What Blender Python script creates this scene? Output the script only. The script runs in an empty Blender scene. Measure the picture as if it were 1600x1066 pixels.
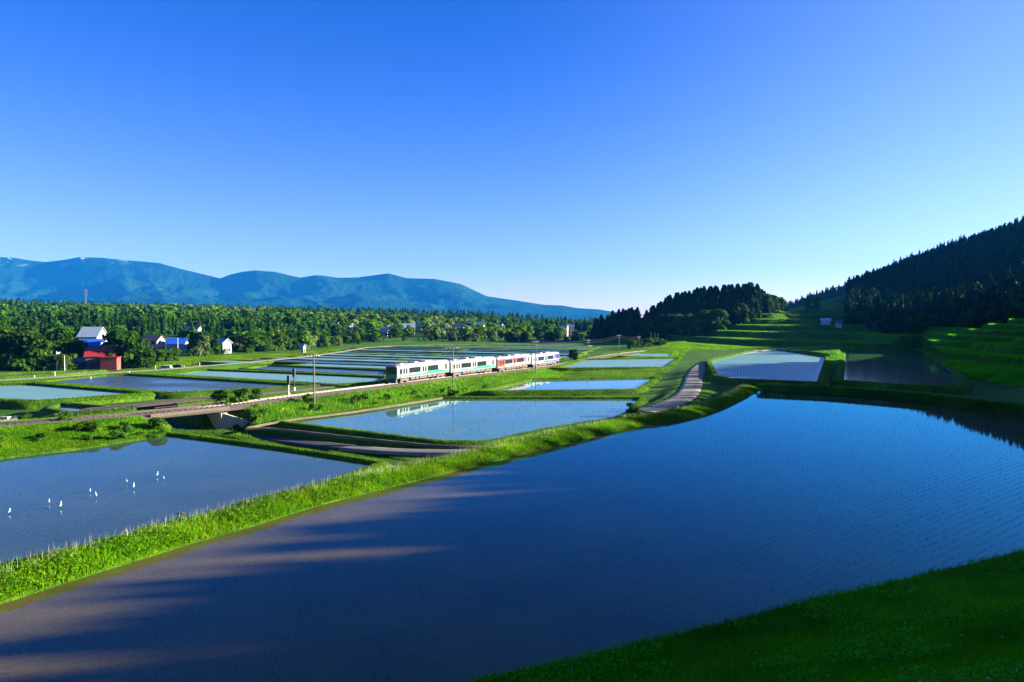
import bpy, math, random
import numpy as np
R = math.radians
rng = np.random.default_rng(7)
random.seed(7)
S = bpy.context.scene
COL = S.collection
# ------------------------------------------------------------------ camera
H = 14.4; YH = 498.0; FPX = 1067.0
PITCH = math.atan((533.0 - YH) / FPX)
cd = bpy.data.cameras.new('camera'); cam = bpy.data.objects.new('camera', cd); COL.objects.link(cam)
cd.sensor_width = 36.0; cd.lens = 36.0 * FPX / 1600.0; cd.clip_start = 0.5; cd.clip_end = 30000
cam.location = (0, 0, H); cam.rotation_euler = (math.pi / 2 - PITCH, 0, 0)
S.camera = cam
# ------------------------------------------------------------------ sky, sun, exposure
SUN_EL = R(14.0); SUN_AZ = R(80.0)            # azimuth clockwise from +Y (view direction)
w = bpy.data.worlds.new('World'); S.world = w; w.use_nodes = True
nt = w.node_tree; bg = nt.nodes['Background']
sky = nt.nodes.new('ShaderNodeTexSky'); sky.sky_type = 'NISHITA'; sky.sun_disc = False
sky.sun_elevation = SUN_EL; sky.sun_rotation = SUN_AZ
sky.altitude = 800; sky.air_density = 0.9; sky.dust_density = 0.15; sky.ozone_density = 3.0
hs = nt.nodes.new('ShaderNodeHueSaturation'); hs.inputs['Saturation'].default_value = 1.15
hs.inputs['Hue'].default_value = 0.5
tc = nt.nodes.new('ShaderNodeTexCoord'); sz = nt.nodes.new('ShaderNodeSeparateXYZ'); nt.links.new(tc.outputs['Generated'], sz.inputs[0])
gr = nt.nodes.new('ShaderNodeValToRGB'); nt.links.new(sz.outputs['Z'], gr.inputs[0])
gr.color_ramp.elements[0].position = 0.0; gr.color_ramp.elements[0].color = (0.79, 0.75, 0.92, 1)
gr.color_ramp.elements[1].position = 0.5; gr.color_ramp.elements[1].color = (0.92, 0.74, 0.90, 1)
e_ = gr.color_ramp.elements.new(0.16); e_.color = (0.90, 0.76, 0.92, 1)
tn = nt.nodes.new('ShaderNodeVectorMath'); tn.operation = 'MULTIPLY'; nt.links.new(gr.outputs[0], tn.inputs[1])
nt.links.new(sky.outputs[0], hs.inputs['Color']); nt.links.new(hs.outputs[0], tn.inputs[0])
def _mr(sock, a, b):
    m = nt.nodes.new('ShaderNodeMapRange'); m.interpolation_type = 'SMOOTHSTEP'; m.inputs[1].default_value = a; m.inputs[2].default_value = b; nt.links.new(sz.outputs[sock], m.inputs[0]); return m.outputs[0]
def _mx(f, a, b):
    m = nt.nodes.new('ShaderNodeMix'); m.data_type = 'RGBA'; nt.links.new(f, m.inputs[0])
    for k, v in ((6, a), (7, b)):
        if isinstance(v, tuple): m.inputs[k].default_value = (*v, 1)
        else: nt.links.new(v, m.inputs[k])
    return m.outputs[2]
kk = nt.nodes.new('ShaderNodeMath'); kk.operation = 'MULTIPLY'; nt.links.new(_mr('Z', 0.02, 0.46), kk.inputs[0]); nt.links.new(_mr('X', 0.66, -0.10), kk.inputs[1])
side = _mx(_mr('X', 0.0, 0.62), (0.98, 0.76, 0.97), (1.16, 0.95, 1.0))
deep = _mx(kk.outputs[0], side, (0.17, 0.50, 0.96))
tn2 = nt.nodes.new('ShaderNodeVectorMath'); tn2.operation = 'MULTIPLY'; nt.links.new(tn.outputs[0], tn2.inputs[0]); nt.links.new(deep, tn2.inputs[1])
nt.links.new(tn2.outputs[0], bg.inputs['Color'])
bg.inputs['Strength'].default_value = 0.053
sd = bpy.data.lights.new('sun', 'SUN'); sd.energy = 4.3; sd.angle = R(0.5); sd.color = (1.0, 0.93, 0.78)
sun = bpy.data.objects.new('sun', sd); COL.objects.link(sun)
SX, SY = math.sin(SUN_AZ), math.cos(SUN_AZ)
from mathutils import Vector
sun.rotation_euler = Vector((SX * math.cos(SUN_EL), SY * math.cos(SUN_EL), math.sin(SUN_EL))).to_track_quat('Z', 'Y').to_euler()
sun.location = (100, 0, 100)
S.view_settings.view_transform = 'Standard'; S.view_settings.look = 'None'
S.view_settings.exposure = 2.6; S.view_settings.gamma = 1
S.cycles.max_bounces = 6; S.cycles.diffuse_bounces = 2; S.cycles.glossy_bounces = 3
S.cycles.transmission_bounces = 2; S.cycles.volume_bounces = 0; S.cycles.transparent_max_bounces = 6

# ------------------------------------------------------------------ projection helpers: photo pixel -> place
cp, sp = math.cos(PITCH), math.sin(PITCH)
def ray(px, py):
    dx = (px - 800.0) / FPX; dy = (533.0 - py) / FPX
    return np.array([dx, cp + dy * sp, -sp + dy * cp])
def P(px, py, z):
    d = ray(px, py); t = (z - H) / d[2]
    return (d[0] * t, d[1] * t)
def PD(px, py, D):
    d = ray(px, py); t = D / d[1]
    return (d[0] * t, D, H + d[2] * t)
def PL(pts, z): return [P(a, b, z) for a, b in pts]

# ------------------------------------------------------------------ object helpers
def T(o, label=None, cat=None, group=None, kind=None):
    if label: o['label'] = label
    if cat: o['category'] = cat
    if group: o['group'] = group
    if kind: o['kind'] = kind
    return o
def empty(name, loc=(0, 0, 0), rz=0.0):
    o = bpy.data.objects.new(name, None); COL.objects.link(o); o.location = loc; o.rotation_euler = (0, 0, rz)
    o.empty_display_size = 0.3
    return o
def mesh_np(name, V, F, mat=None, col=None, smooth=False):
    V = np.asarray(V, dtype=np.float32).reshape(-1, 3); F = np.asarray(F, dtype=np.int32)
    k = F.shape[1]; me = bpy.data.meshes.new(name)
    me.vertices.add(len(V)); me.vertices.foreach_set('co', V.ravel())
    me.loops.add(F.size); me.loops.foreach_set('vertex_index', F.ravel())
    me.polygons.add(len(F)); me.polygons.foreach_set('loop_start', np.arange(0, F.size, k, dtype=np.int32))
    me.polygons.foreach_set('loop_total', np.full(len(F), k, dtype=np.int32))
    if smooth: me.polygons.foreach_set('use_smooth', np.ones(len(F), dtype=bool))
    if col is not None:
        ca = me.color_attributes.new('Col', 'FLOAT_COLOR', 'POINT')
        c4 = np.ones((len(V), 4), dtype=np.float32); c4[:, :3] = col; ca.data.foreach_set('color', c4.ravel())
    me.update(); me.validate()
    if mat: me.materials.append(mat)
    return me
def link(name, me, parent=None, loc=(0, 0, 0), rz=0.0):
    o = bpy.data.objects.new(name, me); COL.objects.link(o); o.location = loc; o.rotation_euler = (0, 0, rz)
    if parent: o.parent = parent
    return o
class MB:
    def __init__(s): s.v = []; s.f = []
    def add(s, V, F):
        n = len(s.v); s.v += [tuple(a) for a in V]; s.f += [tuple(i + n for i in f) for f in F]; return s
    def box(s, x0, x1, y0, y1, z0, z1):
        V = [(x, y, z) for z in (z0, z1) for y in (y0, y1) for x in (x0, x1)]
        return s.add(V, [(0, 2, 3, 1), (4, 5, 7, 6), (0, 1, 5, 4), (2, 6, 7, 3), (0, 4, 6, 2), (1, 3, 7, 5)])
    def tube(s, pts, rad, n=6):
        pts = [Vector(p) for p in pts]; rad = rad if isinstance(rad, (list, tuple)) else [rad] * len(pts)
        V = []; F = []
        for i, p in enumerate(pts):
            t = (pts[min(i + 1, len(pts) - 1)] - pts[max(i - 1, 0)]).normalized()
            a = t.orthogonal().normalized(); b = t.cross(a)
            if abs(t.z) < 0.9:
                b = Vector((0, 0, 1)); a = t.cross(b).normalized(); b = a.cross(t)
            for k in range(n):
                q = 2 * math.pi * k / n; V.append(p + (a * math.cos(q) + b * math.sin(q)) * rad[i])
        for i in range(len(pts) - 1):
            for k in range(n): F.append((i * n + k, i * n + (k + 1) % n, (i + 1) * n + (k + 1) % n, (i + 1) * n + k))
        F.append(tuple(range(n))[::-1]); F.append(tuple((len(pts) - 1) * n + k for k in range(n)))
        return s.add(V, F)
    def prism(s, poly, y0, y1):           # poly in x,z extruded along y
        n = len(poly); V = [(x, y0, z) for x, z in poly] + [(x, y1, z) for x, z in poly]
        return s.add(V, [tuple(range(n)), tuple(range(2 * n - 1, n - 1, -1))] + [(i, i + n, (i + 1) % n + n, (i + 1) % n) for i in range(n)])
    def build(s, name, mat, parent=None, bevel=0, smooth=False):
        me = bpy.data.meshes.new(name); me.from_pydata([tuple(v) for v in s.v], [], s.f); me.update()
        import bmesh
        bm = bmesh.new(); bm.from_mesh(me); bmesh.ops.recalc_face_normals(bm, faces=bm.faces)
        if bevel: bmesh.ops.bevel(bm, geom=bm.edges[:], offset=bevel, segments=2, affect='EDGES', profile=0.6)
        bm.to_mesh(me); bm.free()
        if smooth:
            for p in me.polygons: p.use_smooth = True
        me.materials.append(mat); return link(name, me, parent)

# ------------------------------------------------------------------ materials
def newmat(name):
    m = bpy.data.materials.new(name); m.use_nodes = True
    return m, m.node_tree, m.node_tree.nodes['Principled BSDF']
def N(nt, t, **kw):
    n = nt.nodes.new(t)
    for k, v in kw.items():
        if k in n.inputs.keys(): n.inputs[k].default_value = v
        else: setattr(n, k, v)
    return n
def noise(nt, scale, detail=4, rough=0.6, coord='Object', stretch=None):
    tc = N(nt, 'ShaderNodeTexCoord'); no = N(nt, 'ShaderNodeTexNoise', Scale=scale, Detail=detail, Roughness=rough)
    if stretch:
        mp = N(nt, 'ShaderNodeMapping'); mp.inputs['Scale'].default_value = stretch
        nt.links.new(tc.outputs[coord], mp.inputs[0]); nt.links.new(mp.outputs[0], no.inputs['Vector'])
    else: nt.links.new(tc.outputs[coord], no.inputs['Vector'])
    return no
def ramp(nt, src, stops):
    r = N(nt, 'ShaderNodeValToRGB'); e = r.color_ramp.elements
    while len(e) < len(stops): e.new(0.5)
    for i, (p, c) in enumerate(stops): e[i].position = p; e[i].color = (*c, 1)
    nt.links.new(src, r.inputs[0]); return r
def mix(nt, fac, a, b, mode='MIX'):
    m = N(nt, 'ShaderNodeMix'); m.data_type = 'RGBA'; m.blend_type = mode
    for sock, val in ((m.inputs[0], fac), (m.inputs[6], a), (m.inputs[7], b)):
        if hasattr(val, 'links') or hasattr(val, 'is_linked'): nt.links.new(val, sock)
        else: sock.default_value = val if isinstance(val, float) else (*val, 1)
    return m.outputs[2]
def plain(name, c, rough=0.6, var=0.12, scale=3.0, metal=0.0, bump=0.0):
    m, nt, b = newmat(name); no = noise(nt, scale, 5)
    r = ramp(nt, no.outputs[0], [(0.3, tuple(x * (1 - var) for x in c)), (0.7, tuple(min(1, x * (1 + var)) for x in c))])
    nt.links.new(r.outputs[0], b.inputs['Base Color']); b.inputs['Roughness'].default_value = rough; b.inputs['Metallic'].default_value = metal
    if bump:
        bp = N(nt, 'ShaderNodeBump', Strength=bump, Distance=0.1); nt.links.new(no.outputs[0], bp.inputs['Height']); nt.links.new(bp.outputs[0], b.inputs['Normal'])
    return m
def leafmat(name, tr=0.3, objvar=0.25, gain=1.0, tint=(0.72, 0.80, 0.8)):
    m, nt, b = newmat(name)
    at = N(nt, 'ShaderNodeAttribute', attribute_name='Col'); oi = N(nt, 'ShaderNodeObjectInfo')
    mr = N(nt, 'ShaderNodeMapRange'); mr.inputs['To Min'].default_value = gain * (1 - objvar); mr.inputs['To Max'].default_value = gain * (1 + objvar)
    nt.links.new(oi.outputs['Random'], mr.inputs[0])
    vm = N(nt, 'ShaderNodeVectorMath', operation='SCALE'); nt.links.new(at.outputs['Color'], vm.inputs[0]); nt.links.new(mr.outputs[0], vm.inputs['Scale'])
    vt = N(nt, 'ShaderNodeVectorMath', operation='MULTIPLY'); vt.inputs[1].default_value = tint; nt.links.new(vm.outputs[0], vt.inputs[0]); vm = vt
    nt.links.new(vm.outputs[0], b.inputs['Base Color']); b.inputs['Roughness'].default_value = 0.7; b.inputs['Specular IOR Level'].default_value = 0.04
    t = N(nt, 'ShaderNodeBsdfTranslucent'); nt.links.new(vm.outputs[0], t.inputs['Color'])
    ms = N(nt, 'ShaderNodeMixShader'); ms.inputs[0].default_value = tr
    nt.links.new(b.outputs[0], ms.inputs[1]); nt.links.new(t.outputs[0], ms.inputs[2])
    nt.links.new(ms.outputs[0], nt.nodes['Material Output'].inputs['Surface'])
    return m
M_LEAF = leafmat('leaf', 0.35); M_GRASS = leafmat('grass_blade', 0.5, 0.0, 1.15)
def groundmat(name, greens, scale=0.08):
    m, nt, b = newmat(name)
    n1 = noise(nt, scale, 6, 0.65); n2 = noise(nt, 1.7, 6, 0.7); n3 = noise(nt, scale * 0.35, 3)
    r1 = ramp(nt, n1.outputs[0], [(0.35, greens[0]), (0.5, greens[1]), (0.66, greens[2])])
    r2 = ramp(nt, n2.outputs[0], [(0.3, (0.45, 0.45, 0.45)), (0.7, (1.35, 1.35, 1.35))])
    c = mix(nt, 1.0, r1.outputs[0], r2.outputs[0], 'MULTIPLY')
    r3 = ramp(nt, n3.outputs[0], [(0.58, (0, 0, 0)), (0.7, (1, 1, 1))])
    c2 = mix(nt, 1.0, mix(nt, r3.outputs[0], c, greens[3]), (0.62, 0.78, 0.8), 'MULTIPLY')
    nt.links.new(c2, b.inputs['Base Color']); b.inputs['Roughness'].default_value = 0.9; b.inputs['Specular IOR Level'].default_value = 0.1
    bp = N(nt, 'ShaderNodeBump', Strength=0.9, Distance=0.5); nt.links.new(n2.outputs[0], bp.inputs['Height']); nt.links.new(bp.outputs[0], b.inputs['Normal'])
    return m
M_GROUND = groundmat('ground_grass', [(0.04, 0.11, 0.003), (0.07, 0.16, 0.004), (0.13, 0.21, 0.006), (0.14, 0.17, 0.015)])
M_BANK = groundmat('bank_grass', [(0.05, 0.12, 0.003), (0.09, 0.17, 0.004), (0.15, 0.22, 0.006), (0.15, 0.17, 0.02)], 0.3)
def watermat(name, mud, mud2, rough=0.03, rows=0.0, waves=0.02, ripple=0.0):
    m, nt, b = newmat(name)
    n1 = noise(nt, 0.12, 6, 0.6); n2 = noise(nt, 9.0, 4, 0.7)
    r1 = ramp(nt, n1.outputs[0], [(0.35, mud), (0.65, mud2)])
    r2 = ramp(nt, n2.outputs[0], [(0.3, (0.7, 0.7, 0.7)), (0.7, (1.3, 1.3, 1.3))])
    c = mix(nt, 1.0, r1.outputs[0], r2.outputs[0], 'MULTIPLY')
    nt.links.new(c, b.inputs['Base Color']); b.inputs['IOR'].default_value = 1.333
    n4 = noise(nt, 0.05, 3, 0.5, stretch=(0.5, 2.5, 1))
    rr = N(nt, 'ShaderNodeMapRange'); rr.inputs['From Min'].default_value = 0.45; rr.inputs['From Max'].default_value = 0.62
    rr.inputs['To Min'].default_value = rough; rr.inputs['To Max'].default_value = rough + ripple
    nt.links.new(n4.outputs[0], rr.inputs[0]); nt.links.new(rr.outputs[0], b.inputs['Roughness'])
    n3 = noise(nt, 1.2, 3, 0.5)
    bp = N(nt, 'ShaderNodeBump', Strength=waves, Distance=0.1); nt.links.new(n3.outputs[0], bp.inputs['Height']); nt.links.new(bp.outputs[0], b.inputs['Normal'])
    return m
def clearwater(name, mud, mud2, tint, rough=0.02, waves=0.015):
    m = watermat(name, mud, mud2, rough, waves=waves); nt = m.node_tree; b = nt.nodes['Principled BSDF']
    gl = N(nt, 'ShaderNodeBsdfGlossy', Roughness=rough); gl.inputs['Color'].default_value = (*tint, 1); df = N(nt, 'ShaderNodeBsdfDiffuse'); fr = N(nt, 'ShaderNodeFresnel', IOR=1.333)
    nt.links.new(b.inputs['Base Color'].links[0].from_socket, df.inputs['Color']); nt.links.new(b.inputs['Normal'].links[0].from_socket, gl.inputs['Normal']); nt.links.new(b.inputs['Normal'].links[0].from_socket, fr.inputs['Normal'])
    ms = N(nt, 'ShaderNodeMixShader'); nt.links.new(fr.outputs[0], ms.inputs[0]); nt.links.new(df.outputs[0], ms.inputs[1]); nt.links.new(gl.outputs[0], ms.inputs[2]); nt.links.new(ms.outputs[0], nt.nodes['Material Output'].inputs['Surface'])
    return m
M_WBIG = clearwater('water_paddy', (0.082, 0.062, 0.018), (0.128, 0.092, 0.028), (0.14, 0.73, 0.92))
M_WBIG_ = watermat('water_paddy', (0.13, 0.10, 0.07), (0.18, 0.135, 0.09), 0.02, waves=0.015)
M_WLEFT = clearwater('water_clear', (0.038, 0.055, 0.035), (0.055, 0.070, 0.042), (0.36, 0.86, 0.96), waves=0.02)
M_WTEAL = watermat('water_seedlings', (0.12, 0.22, 0.18), (0.16, 0.27, 0.21), 0.05, waves=0.02)
M_WPALE = watermat('water_ruffled', (0.13, 0.27, 0.23), (0.17, 0.31, 0.26), 0.42, waves=0.05)
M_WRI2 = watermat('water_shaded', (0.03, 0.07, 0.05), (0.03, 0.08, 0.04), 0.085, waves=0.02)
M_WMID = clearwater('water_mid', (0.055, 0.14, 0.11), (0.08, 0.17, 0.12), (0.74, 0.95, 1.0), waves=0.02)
M_WBLUE = watermat('water_rippled', (0.03, 0.06, 0.08), (0.05, 0.08, 0.09), 0.24, waves=0.10, ripple=0.35)
M_WDARK = watermat('water_dark', (0.02, 0.03, 0.04), (0.03, 0.04, 0.05), 0.05)
M_CONC = plain('concrete', (0.36, 0.32, 0.25), 0.85, 0.2, 1.5, bump=0.3)
M_ROAD = plain('road_asphalt', (0.17, 0.145, 0.10), 0.9, 0.2, 0.8, bump=0.2)
M_FARM = plain('farm_road', (0.14, 0.125, 0.08), .9, .2, .5)
M_DIRT = plain('dirt', (0.12, 0.095, 0.04), 0.95, 0.25, 1.2, bump=0.4)
M_SHADE_WETSOIL = plain('shade_wet_soil', (0.012, 0.011, 0.009), 0.9, 0.3, 1.0, bump=.3)  # near black: shade of the sunken lane in the colour; wet ditch shares it
M_SOIL = plain('soil', (0.075, 0.05, 0.035), 0.95, 0.3, 0.9, bump=0.5)
M_BALLAST = plain('ballast', (0.085, 0.058, 0.042), 0.95, 0.35, 6.0, bump=0.8)
M_STEEL = plain('rail_steel', (0.12, 0.085, 0.07), 0.45, 0.2, 5, metal=0.6)
M_POLE = plain('pole_concrete', (0.13, 0.115, 0.10), 0.8, 0.2, 2)
M_WOOD = plain('pole_wood', (0.10, 0.075, 0.055), 0.85, 0.25, 4)
M_DARK = plain('dark_metal', (0.035, 0.035, 0.04), 0.5, 0.2, 4)
M_WHITE = plain('white_paint', (0.62, 0.62, 0.60), 0.45, 0.04, 2)
M_GLASS = plain('dark_glass', (0.012, 0.016, 0.02), 0.12, 0.1, 2)
M_BARK = plain('bark', (0.09, 0.065, 0.045), 0.9, 0.3, 4)

# ------------------------------------------------------------------ geometry utilities
def seg_dist(x, y, pl, vals=None):
    """distance to polyline and the interpolated value along it"""
    best = np.full(x.shape, 1e9); val = np.zeros(x.shape); pl = np.asarray(pl, float)
    for i in range(len(pl) - 1):
        a = pl[i, :2]; b = pl[i + 1, :2]; d = b - a; L2 = (d ** 2).sum() + 1e-9
        t = np.clip(((x - a[0]) * d[0] + (y - a[1]) * d[1]) / L2, 0, 1)
        q = np.hypot(x - a[0] - t * d[0], y - a[1] - t * d[1]); m = q < best
        best = np.where(m, q, best)
        if vals is not None: val = np.where(m, vals[i] + t * (vals[i + 1] - vals[i]), val)
    return (best, val) if vals is not None else best
def inside(x, y, poly):
    r = np.zeros(x.shape, bool); n = len(poly)
    for i in range(n):
        x1, y1 = poly[i]; x2, y2 = poly[(i + 1) % n]
        c = ((y1 > y) != (y2 > y))
        with np.errstate(divide='ignore', invalid='ignore'):
            r ^= c & (x < (x2 - x1) * (y - y1) / (y2 - y1 + 1e-12) + x1)
    return r
def resample(pl, step):
    out = []
    for i in range(len(pl) - 1):
        a = np.array(pl[i], float); b = np.array(pl[i + 1], float); n = max(1, int(np.linalg.norm((b - a)[:2]) / step))
        for k in range(n): out.append(a + (b - a) * k / n)
    out.append(np.array(pl[-1], float)); return np.array(out)
def smooth_pl(pl, it=2):
    pl = [np.array(p, float) for p in pl]
    for _ in range(it):
        q = [pl[0]]
        for a, b in zip(pl[:-1], pl[1:]): q += [a * 0.75 + b * 0.25, a * 0.25 + b * 0.75]
        q.append(pl[-1]); pl = q
    return pl
def normals2(pl, closed=False):
    pl = np.asarray(pl)[:, :2]
    if closed: t = np.roll(pl, -1, 0) - np.roll(pl, 1, 0)
    else: t = np.gradient(pl, axis=0)
    t = t / (np.linalg.norm(t, axis=1)[:, None] + 1e-9)
    return np.stack([t[:, 1], -t[:, 0]], 1)          # right-hand side of travel
def clean(poly):
    A = sum(poly[i][0] * poly[(i + 1) % len(poly)][1] - poly[(i + 1) % len(poly)][0] * poly[i][1] for i in range(len(poly)))
    return list(poly) if A > 0 else list(poly)[::-1]       # CCW: right side = outward
def sweep(name, pl, prof, mat, closed=False, jit=0.0, zs=None, parent=None, kind='structure', smooth=True):
    """prof: list of (offset to the right, z); zs adds height along the line"""
    pl = np.asarray(pl, float); nn = normals2(pl, closed); n = len(pl); k = len(prof); V = np.zeros((n, k, 3))
    for j, (o, z) in enumerate(prof):
        jj = rng.normal(0, jit, n) if jit else 0
        V[:, j, 0] = pl[:, 0] + nn[:, 0] * (o + jj); V[:, j, 1] = pl[:, 1] + nn[:, 1] * (o + jj)
        V[:, j, 2] = z + (rng.normal(0, jit * 0.25, n) if jit else 0) + (0 if zs is None else np.asarray(zs))
    F = []
    for i in range(n if closed else n - 1):
        for j in range(k - 1):
            a = i * k + j; b = ((i + 1) % n) * k + j; F.append((a, b, b + 1, a + 1))
    o = link(name, mesh_np(name, V.reshape(-1, 3), F, mat, smooth=smooth), parent)
    if kind and parent is None: o['kind'] = kind
    return o

# ------------------------------------------------------------------ the lie of the land
Z_MID = -0.35; Z_FAR = -0.8; Z_R = 0.6
BIG = PL([(-260, 1035), (0, 945), (150, 897), (300, 850), (400, 822), (500, 790), (640, 755), (760, 725), (900, 690), (1000, 665), (1075, 655), (1130, 640), (1160, 625), (1187, 609),
          (1300, 614), (1450, 626), (1600, 645)], 0) + [(86, 98), (80, 70), (62, 50)] + PL([(1640, 855), (1600, 872), (1500, 903), (1400, 935), (1200, 972), (1000, 1012), (830, 1043), (720, 1070), (600, 1110), (300, 1150)], 0) + [(-30, 22)]
EGR = PL([(-150, 925), (-150, 748), (0, 718), (130, 702), (262, 681), (430, 703), (587, 727), (500, 757), (400, 790), (250, 830), (0, 885)], Z_MID)
MID = PL([(440, 660), (560, 645), (683, 624), (840, 624), (997, 624), (980, 645), (955, 655), (850, 672), (757, 692), (690, 691), (580, 677)], Z_MID)
MI2 = PL([(757, 613), (833, 595), (1022, 591), (990, 610)], Z_MID)
MI3 = PL([(872, 577), (915, 563), (1060, 560.5), (1038, 575.5)], -0.4)
MI4 = PL([(970, 557.5), (1000, 552.5), (1050, 552.5), (1046, 558)], -0.3)
RI1 = PL([(1112, 566), (1150, 556), (1184, 548.5), (1210, 547), (1289, 559), (1275, 600), (1150, 595), (1124, 590)], Z_R)
RI2 = PL([(1322, 549), (1380, 546), (1431, 546), (1497, 590), (1488, 606), (1410, 604), (1319, 597)], Z_R)
LF1 = PL([(-90, 606), (8, 603), (45, 602), (225, 617), (60, 629), (-90, 622)], Z_FAR)
LF2 = PL([(62, 598.5), (165, 588), (200, 587), (350, 596), (488, 605), (305, 614), (262, 615)], Z_FAR)
LF3 = PL([(262, 587), (325, 579.5), (460, 585), (600, 591.5), (590, 599), (525, 602.5)], Z_FAR)
LF4 = PL([(383, 577.5), (420, 572.5), (600, 580.5), (597, 588.5)], Z_FAR)
LF5 = PL([(-60, 588), (40, 584), (155, 580.5), (90, 586), (0, 590.5), (-60, 593)], Z_FAR)
POND = PL([(88, 641), (96, 634), (178, 641.5), (126, 647)], -0.5)
PADDIES = [('big', BIG, 0.0), ('egr', EGR, Z_MID), ('mid', MID, Z_MID), ('mi2', MI2, Z_MID), ('mi3', MI3, -0.4), ('mi4', MI4, -0.3), ('ri1', RI1, Z_R), ('ri2', RI2, Z_R),
           ('lf1', LF1, Z_FAR), ('lf2', LF2, Z_FAR), ('lf3', LF3, Z_FAR), ('lf4', LF4, Z_FAR), ('lf5', LF5, Z_FAR), ('pond', POND, -0.5)]
# railway line (with heights)
trk_px = [(-160, 668, 1.45), (0, 661, 1.45), (130, 652, 1.42), (250, 641, 1.4), (346, 632, 1.4), (452, 617.5, 1.38), (600, 600, 1.34), (690, 589, 1.05), (770, 581, 0.72), (825, 574.5, 0.4), (873, 569, 0.1), (915, 560, -0.05), (955, 553.5, -0.1), (1000, 548.5, -0.1), (1040, 545, 0.0)]
TRK = np.array([(*P(a, b, z), z) for a, b, z in trk_px]); TRK = np.array(smooth_pl(TRK, 2)); TRK = resample(TRK, 2.0)
lane_px = [(235, 655, -1.95), (270, 666, -1.95), (305, 675, -1.95), (350, 680, -1.9), (420, 684.5, -1.7), (480, 691, -1.3), (540, 698.5, -0.75), (620, 704.5, -0.2), (700, 706, 0.3), (735, 705, 0.55)]
LANE = np.array([(*P(a, b, z), z) for a, b, z in lane_px]); LANE = resample(smooth_pl(LANE, 1), 1.5)
road_px = [(1003, 643, 0.25), (1028, 637, 0.2), (1068, 622, 0.15), (1081, 605, 0.15), (1083, 588, 0.2), (1092, 573, 0.3), (1112, 562, 0.4), (1150, 553.5, 0.6), (1190, 547, 0.9), (1240, 543.5, 1.2), (1300, 541, 1.6)]
ROAD = np.array([(*P(a, b, z), z) for a, b, z in road_px]); ROAD = resample(smooth_pl(ROAD, 2), 2.0)
farm_px = [(-120, 600, -0.35), (0, 594, -0.35), (100, 588, -0.35), (186, 581, -0.3), (258, 577, -0.3), (375, 567, -0.3), (480, 557, -0.3), (530, 550, -0.3), (580, 541.5, -0.3), (700, 538, -0.3), (930, 537, -0.3)]
FARM = np.array([(*P(a, b, z), z) for a, b, z in farm_px]); FARM = resample(smooth_pl(FARM, 1), 4.0)
path_px = [(130, 640, 0.2), (180, 636, 0.5), (260, 628, 0.7), (345, 620, 0.8), (430, 612, 0.9), (520, 603, 0.8)]
SIDE = np.array([(*P(a, b, z), z) for a, b, z in path_px]); SIDE = resample(smooth_pl(SIDE, 1), 3.0)

C = [(-90, 60, -1.3), (-40, 60, -1.3), (-60, 90, -1.3), (-150, 120, -1.3), (-100, 180, -1.4), (-40, 150, -1.4), (-200, 250, -1.2), (-100, 280, -1.3), (0, 250, -1.4), (0, 350, -1.4), (-150, 380, -1.2),
     (40, 300, -1), (10, 170, -1.2), (0, 90, -1.2), (34, 130, -0.7), (10, 50, -1.2), (40, 75, -1.2), (30, 110, -1.0), (60, 110, -.9), (-80, 420, -1.2), (0, 430, -1.2), (70, 400, -.8), (130, 560, 0), (60, 600, -0.5), (-30, 40, -1.2), (-55, 45, -1.2),
     (42, 150, 0.0), (50, 200, 0.1), (70, 190, .3), (70, 250, .3), (95, 285, 0.9), (50, 250, -.3), (60, 330, 0.2)]
C += [PD(*a) for a in [(1500, 590, 165), (1440, 548, 225), (1600, 604, 145), (1560, 565, 180), (1600, 530, 230), (1520, 527, 250), (1600, 503, 290), (1467, 513, 330), (1330, 510, 430), (1390, 520, 360),
      (1400, 538, 280), (1300, 533, 330), (1060, 535, 400), (1150, 540, 330), (1250, 538, 320), (1150, 515, 390), (1250, 503, 425), (1220, 486, 470), (1320, 484, 480), (1290, 476, 560), (1380, 472, 600),
      (1010, 524, 450), (1100, 512, 430), (1200, 490, 440), (960, 530, 480), (1000, 522, 520)]]
def PT(px, py, D, dz): x, y, z = PD(px, py, D); return (x, y, z - dz)
C += [PT(*a) for a in [(1345, 460, 600, 14), (1400, 418, 650, 14), (1450, 396, 680, 14), (1500, 378, 700, 15), (1600, 338, 700, 16), (1700, 300, 700, 16), (1450, 470, 470, 12), (1550, 445, 440, 12), (1600, 420, 430, 12),
      (1070, 455, 480, 18), (1110, 444, 480, 19), (1040, 470, 480, 16), (1180, 441, 480, 19), (1225, 468, 500, 9), (1015, 492, 480, 10),
      (1100, 470, 620, 18), (1180, 478, 640, 10), (1450, 440, 1000, 20), (1600, 420, 1000, 20), (1300, 490, 900, 8),
      (0, 560, 240, 0.0), (150, 572, 225, 0), (300, 556, 275, 0), (0, 505, 450, 0), (0, 486, 700, 6), (0, 469, 1000, 12), (-200, 468, 1000, 12), (-200, 500, 500, 0), (300, 477, 1000, 12), (150, 473, 1000, 12), (300, 500, 600, 3), (300, 530, 380, 0), (500, 480, 1000, 12), (420, 498, 650, 5), (500, 512, 550, 0), (500, 538, 415, 0),
      (700, 486, 1000, 12), (700, 522, 560, 0), (600, 520, 540, 0), (870, 495, 1000, 12), (800, 491, 1000, 12), (870, 527, 620, 0), (915, 527, 650, 0), (920, 510, 1000, 10), (850, 520, 700, 0),
      (0, 490, 1600, 10), (400, 492, 1600, 10), (800, 500, 1600, 5), (1000, 502, 1200, 0), (1150, 500, 1200, 0)]]
C += [(0, 0, 12.5), (-12, 6, 10.5), (-30, 5, 10), (-10, 22, 1.6), (-25, 14, 5), (10, 8, 9.8), (-60, 10, 4), (-90, 30, -0.5)]
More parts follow.
